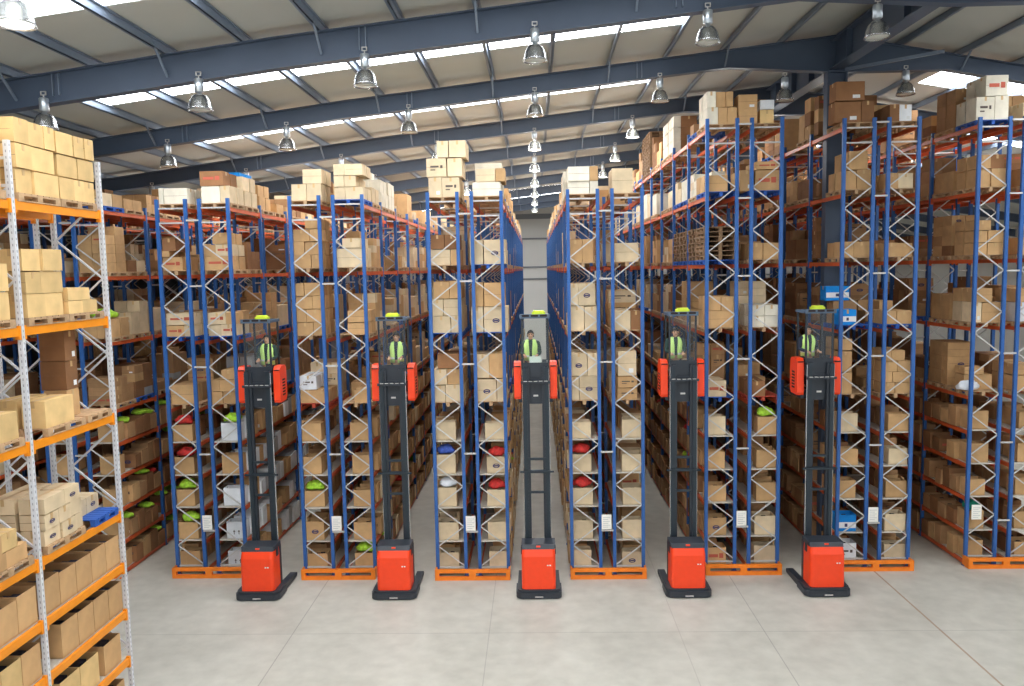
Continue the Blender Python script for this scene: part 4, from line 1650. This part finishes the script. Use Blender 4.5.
    TM['pillar'] = b.mesh('cabin_pillar', [M['truckblack']])
    b = MB()
    b.box(-0.44, 1.0, ZC + 2.42, 0.44, 1.06, ZC + 2.54)
    b.box(-0.42, 1.88, ZC + 2.42, 0.42, 1.94, ZC + 2.5)
    for s in (-1, 1):
        b.box(s * 0.39 - 0.03, 1.06, ZC + 2.42, s * 0.39 + 0.03, 1.88, ZC + 2.5)
    for i in range(7):
        x = -0.36 + 0.12 * i
        b.box(x - 0.012, 1.06, ZC + 2.44, x + 0.012, 1.88, ZC + 2.48)
    for x in (-0.26, 0.0, 0.26):
        b.box(x - 0.1, 0.99, ZC + 2.47, x + 0.1, 1.0, ZC + 2.53, 1)
    TM['guard'] = b.mesh('overhead_guard', [M['guard'], M['grille']])
    b = MB()
    b.box(-0.36, 1.08, ZC + 1.12, 0.36, 1.086, ZC + 2.4)
    TM['window'] = b.mesh('cabin_window', [M['glass']])
    b = MB()
    b.prism(rrect(-0.2, 1.1, 0.2, 1.4, 0.08, 5), 'z', ZC + 2.5, ZC + 2.6)
    b.prism(rrect(-0.16, 1.13, 0.16, 1.37, 0.08, 5), 'z', ZC + 2.6, ZC + 2.64)
    TM['beacon'] = b.mesh('warning_beacon', [M['beacon']])
    b = MB()
    b.box(-0.4, 1.14, ZC + 1.0, 0.4, 1.3, ZC + 1.1)
    b.box(0.2, 1.16, ZC + 1.1, 0.34, 1.2, ZC + 1.2, 0)
    TM['console'] = b.mesh('control_console', [M['truckblack']])
    b = MB()
    b.box(-0.17, 1.092, ZC + 1.1, 0.17, 1.11, ZC + 1.3)
    b.box(-0.03, 1.095, ZC + 1.05, 0.03, 1.108, ZC + 1.12)
    TM['screen'] = b.mesh('document_holder', [M['screen']])
    b = MB()
    b.prism([(2.15, ZC - 0.1), (3.3, ZC - 0.07), (3.3, ZC - 0.05), (2.15, ZC - 0.03)], 'x', -0.06, 0.06)
    b.box(-0.06, 2.13, ZC - 0.1, 0.06, 2.16, ZC + 0.4)
    TM['fork'] = b.mesh('fork', [M['mast']])


truck_meshes()
TRUCKS = [(-8.24, 'red and black order picker at the first aisle from left, driver raised high', 0.12, 'sweater', 0.0, 0.0),
          (-4.24, 'red and black order picker at the second aisle from left, driver raised high', 0.05, 'navy', 0.0, 0.0),
          (-0.03, 'red and black order picker standing in the central aisle, end wall behind', -0.13, 'sweater', 0.0, 0.03),
          (4.27, 'red and black order picker at the fourth aisle from left, beside brown cartons', -0.13, 'sweater', 0.0, 0.0),
          (8.21, 'red and black order picker at the fifth aisle, beside the blue and white cartons', -0.16, 'navy', 0.15, 0.0)]
PLAB = ['person in bright hi-vis vest turned slightly, in first truck cabin from left', 'person in open hi-vis vest over navy sweater in second truck cabin from left',
        'person in hi-vis vest over green sweater in the central truck cabin', 'person in open hi-vis vest over green sweater in fourth truck cabin from left',
        'person in hi-vis vest over navy sleeves in the fifth truck cabin from left']
for i, (tx, lab, px, sw, turn, hl) in enumerate(TRUCKS):
    TY = -2.03
    t = thing('order_picker_truck', (tx, TY, 0), lab, 'truck', 'order picker trucks at the aisle ends')
    put('chassis', TM['chassis'], t)
    for s in (-1, 1):
        lg = put('outrigger_leg', TM['leg'], t, (s * 0.52, 0, 0))
        put('load_wheel', TM['wheel'], lg)
        put('mast_rail', TM['rail'], t, (s * 0.315, 0, 0))
        put('inner_mast_rail', TM['inner'], t, (s * 0.225, 0, 0))
        put('lift_rod', TM['rod'], t, (s * 0.385, -0.05, 0))
        put('side_pod', TM['pod'], t, (s * 0.53, 0, 0))
        put('fork', TM['fork'], t, (s * 0.27, 0, 0))
        for y in (1.1, 1.9):
            put('cabin_pillar', TM['pillar'], t, (s * (0.38 if y < 1.5 else 0.36), y, 0))
    tag(put('motor_cover', TM['cover'], t), 'red motor cover')
    for nm, key in (('rear_bulkhead', 'top'), ('mast_cross_member', 'cross'), ('cabin_front_panel', 'front'), ('operator_platform', 'platform'), ('overhead_guard', 'guard'), ('control_console', 'console')):
        put(nm, TM[key], t)
    tag(put('cabin_window', TM['window'], t), 'clear cabin window')
    tag(put('warning_beacon', TM['beacon'], t, ((0.13, 0.02, 0.12, 0.02, -0.02)[i], 0, 0)), 'yellow-green warning beacon')
    if i == 2:
        tag(put('document_holder', TM['screen'], t), 'white document holder')
    pr_ = make_person((tx + px, TY + 1.58, ZC + 0.165), PLAB[i], 0, M[sw], turn, hl)
    pr_.scale = (1.07, 1.07, 1.04)

# ------------------------------------------------------------------ light
w = bpy.data.worlds.new('world')
SC.world = w
w.use_nodes = True
bg = w.node_tree.nodes['Background']
bg.inputs[0].default_value = (0.92, 0.96, 1.0, 1)
bg.inputs[1].default_value = 1.05
SC.view_settings.view_transform = 'Standard'
SC.view_settings.look = 'None'
SC.view_settings.exposure = 0.0
SC.view_settings.gamma = 1.0
SC.view_settings.use_curve_mapping = False
SC.cycles.max_bounces = 6
SC.cycles.diffuse_bounces = 4
SC.cycles.transparent_max_bounces = 8
SC.cycles.sample_clamp_indirect = 4.0
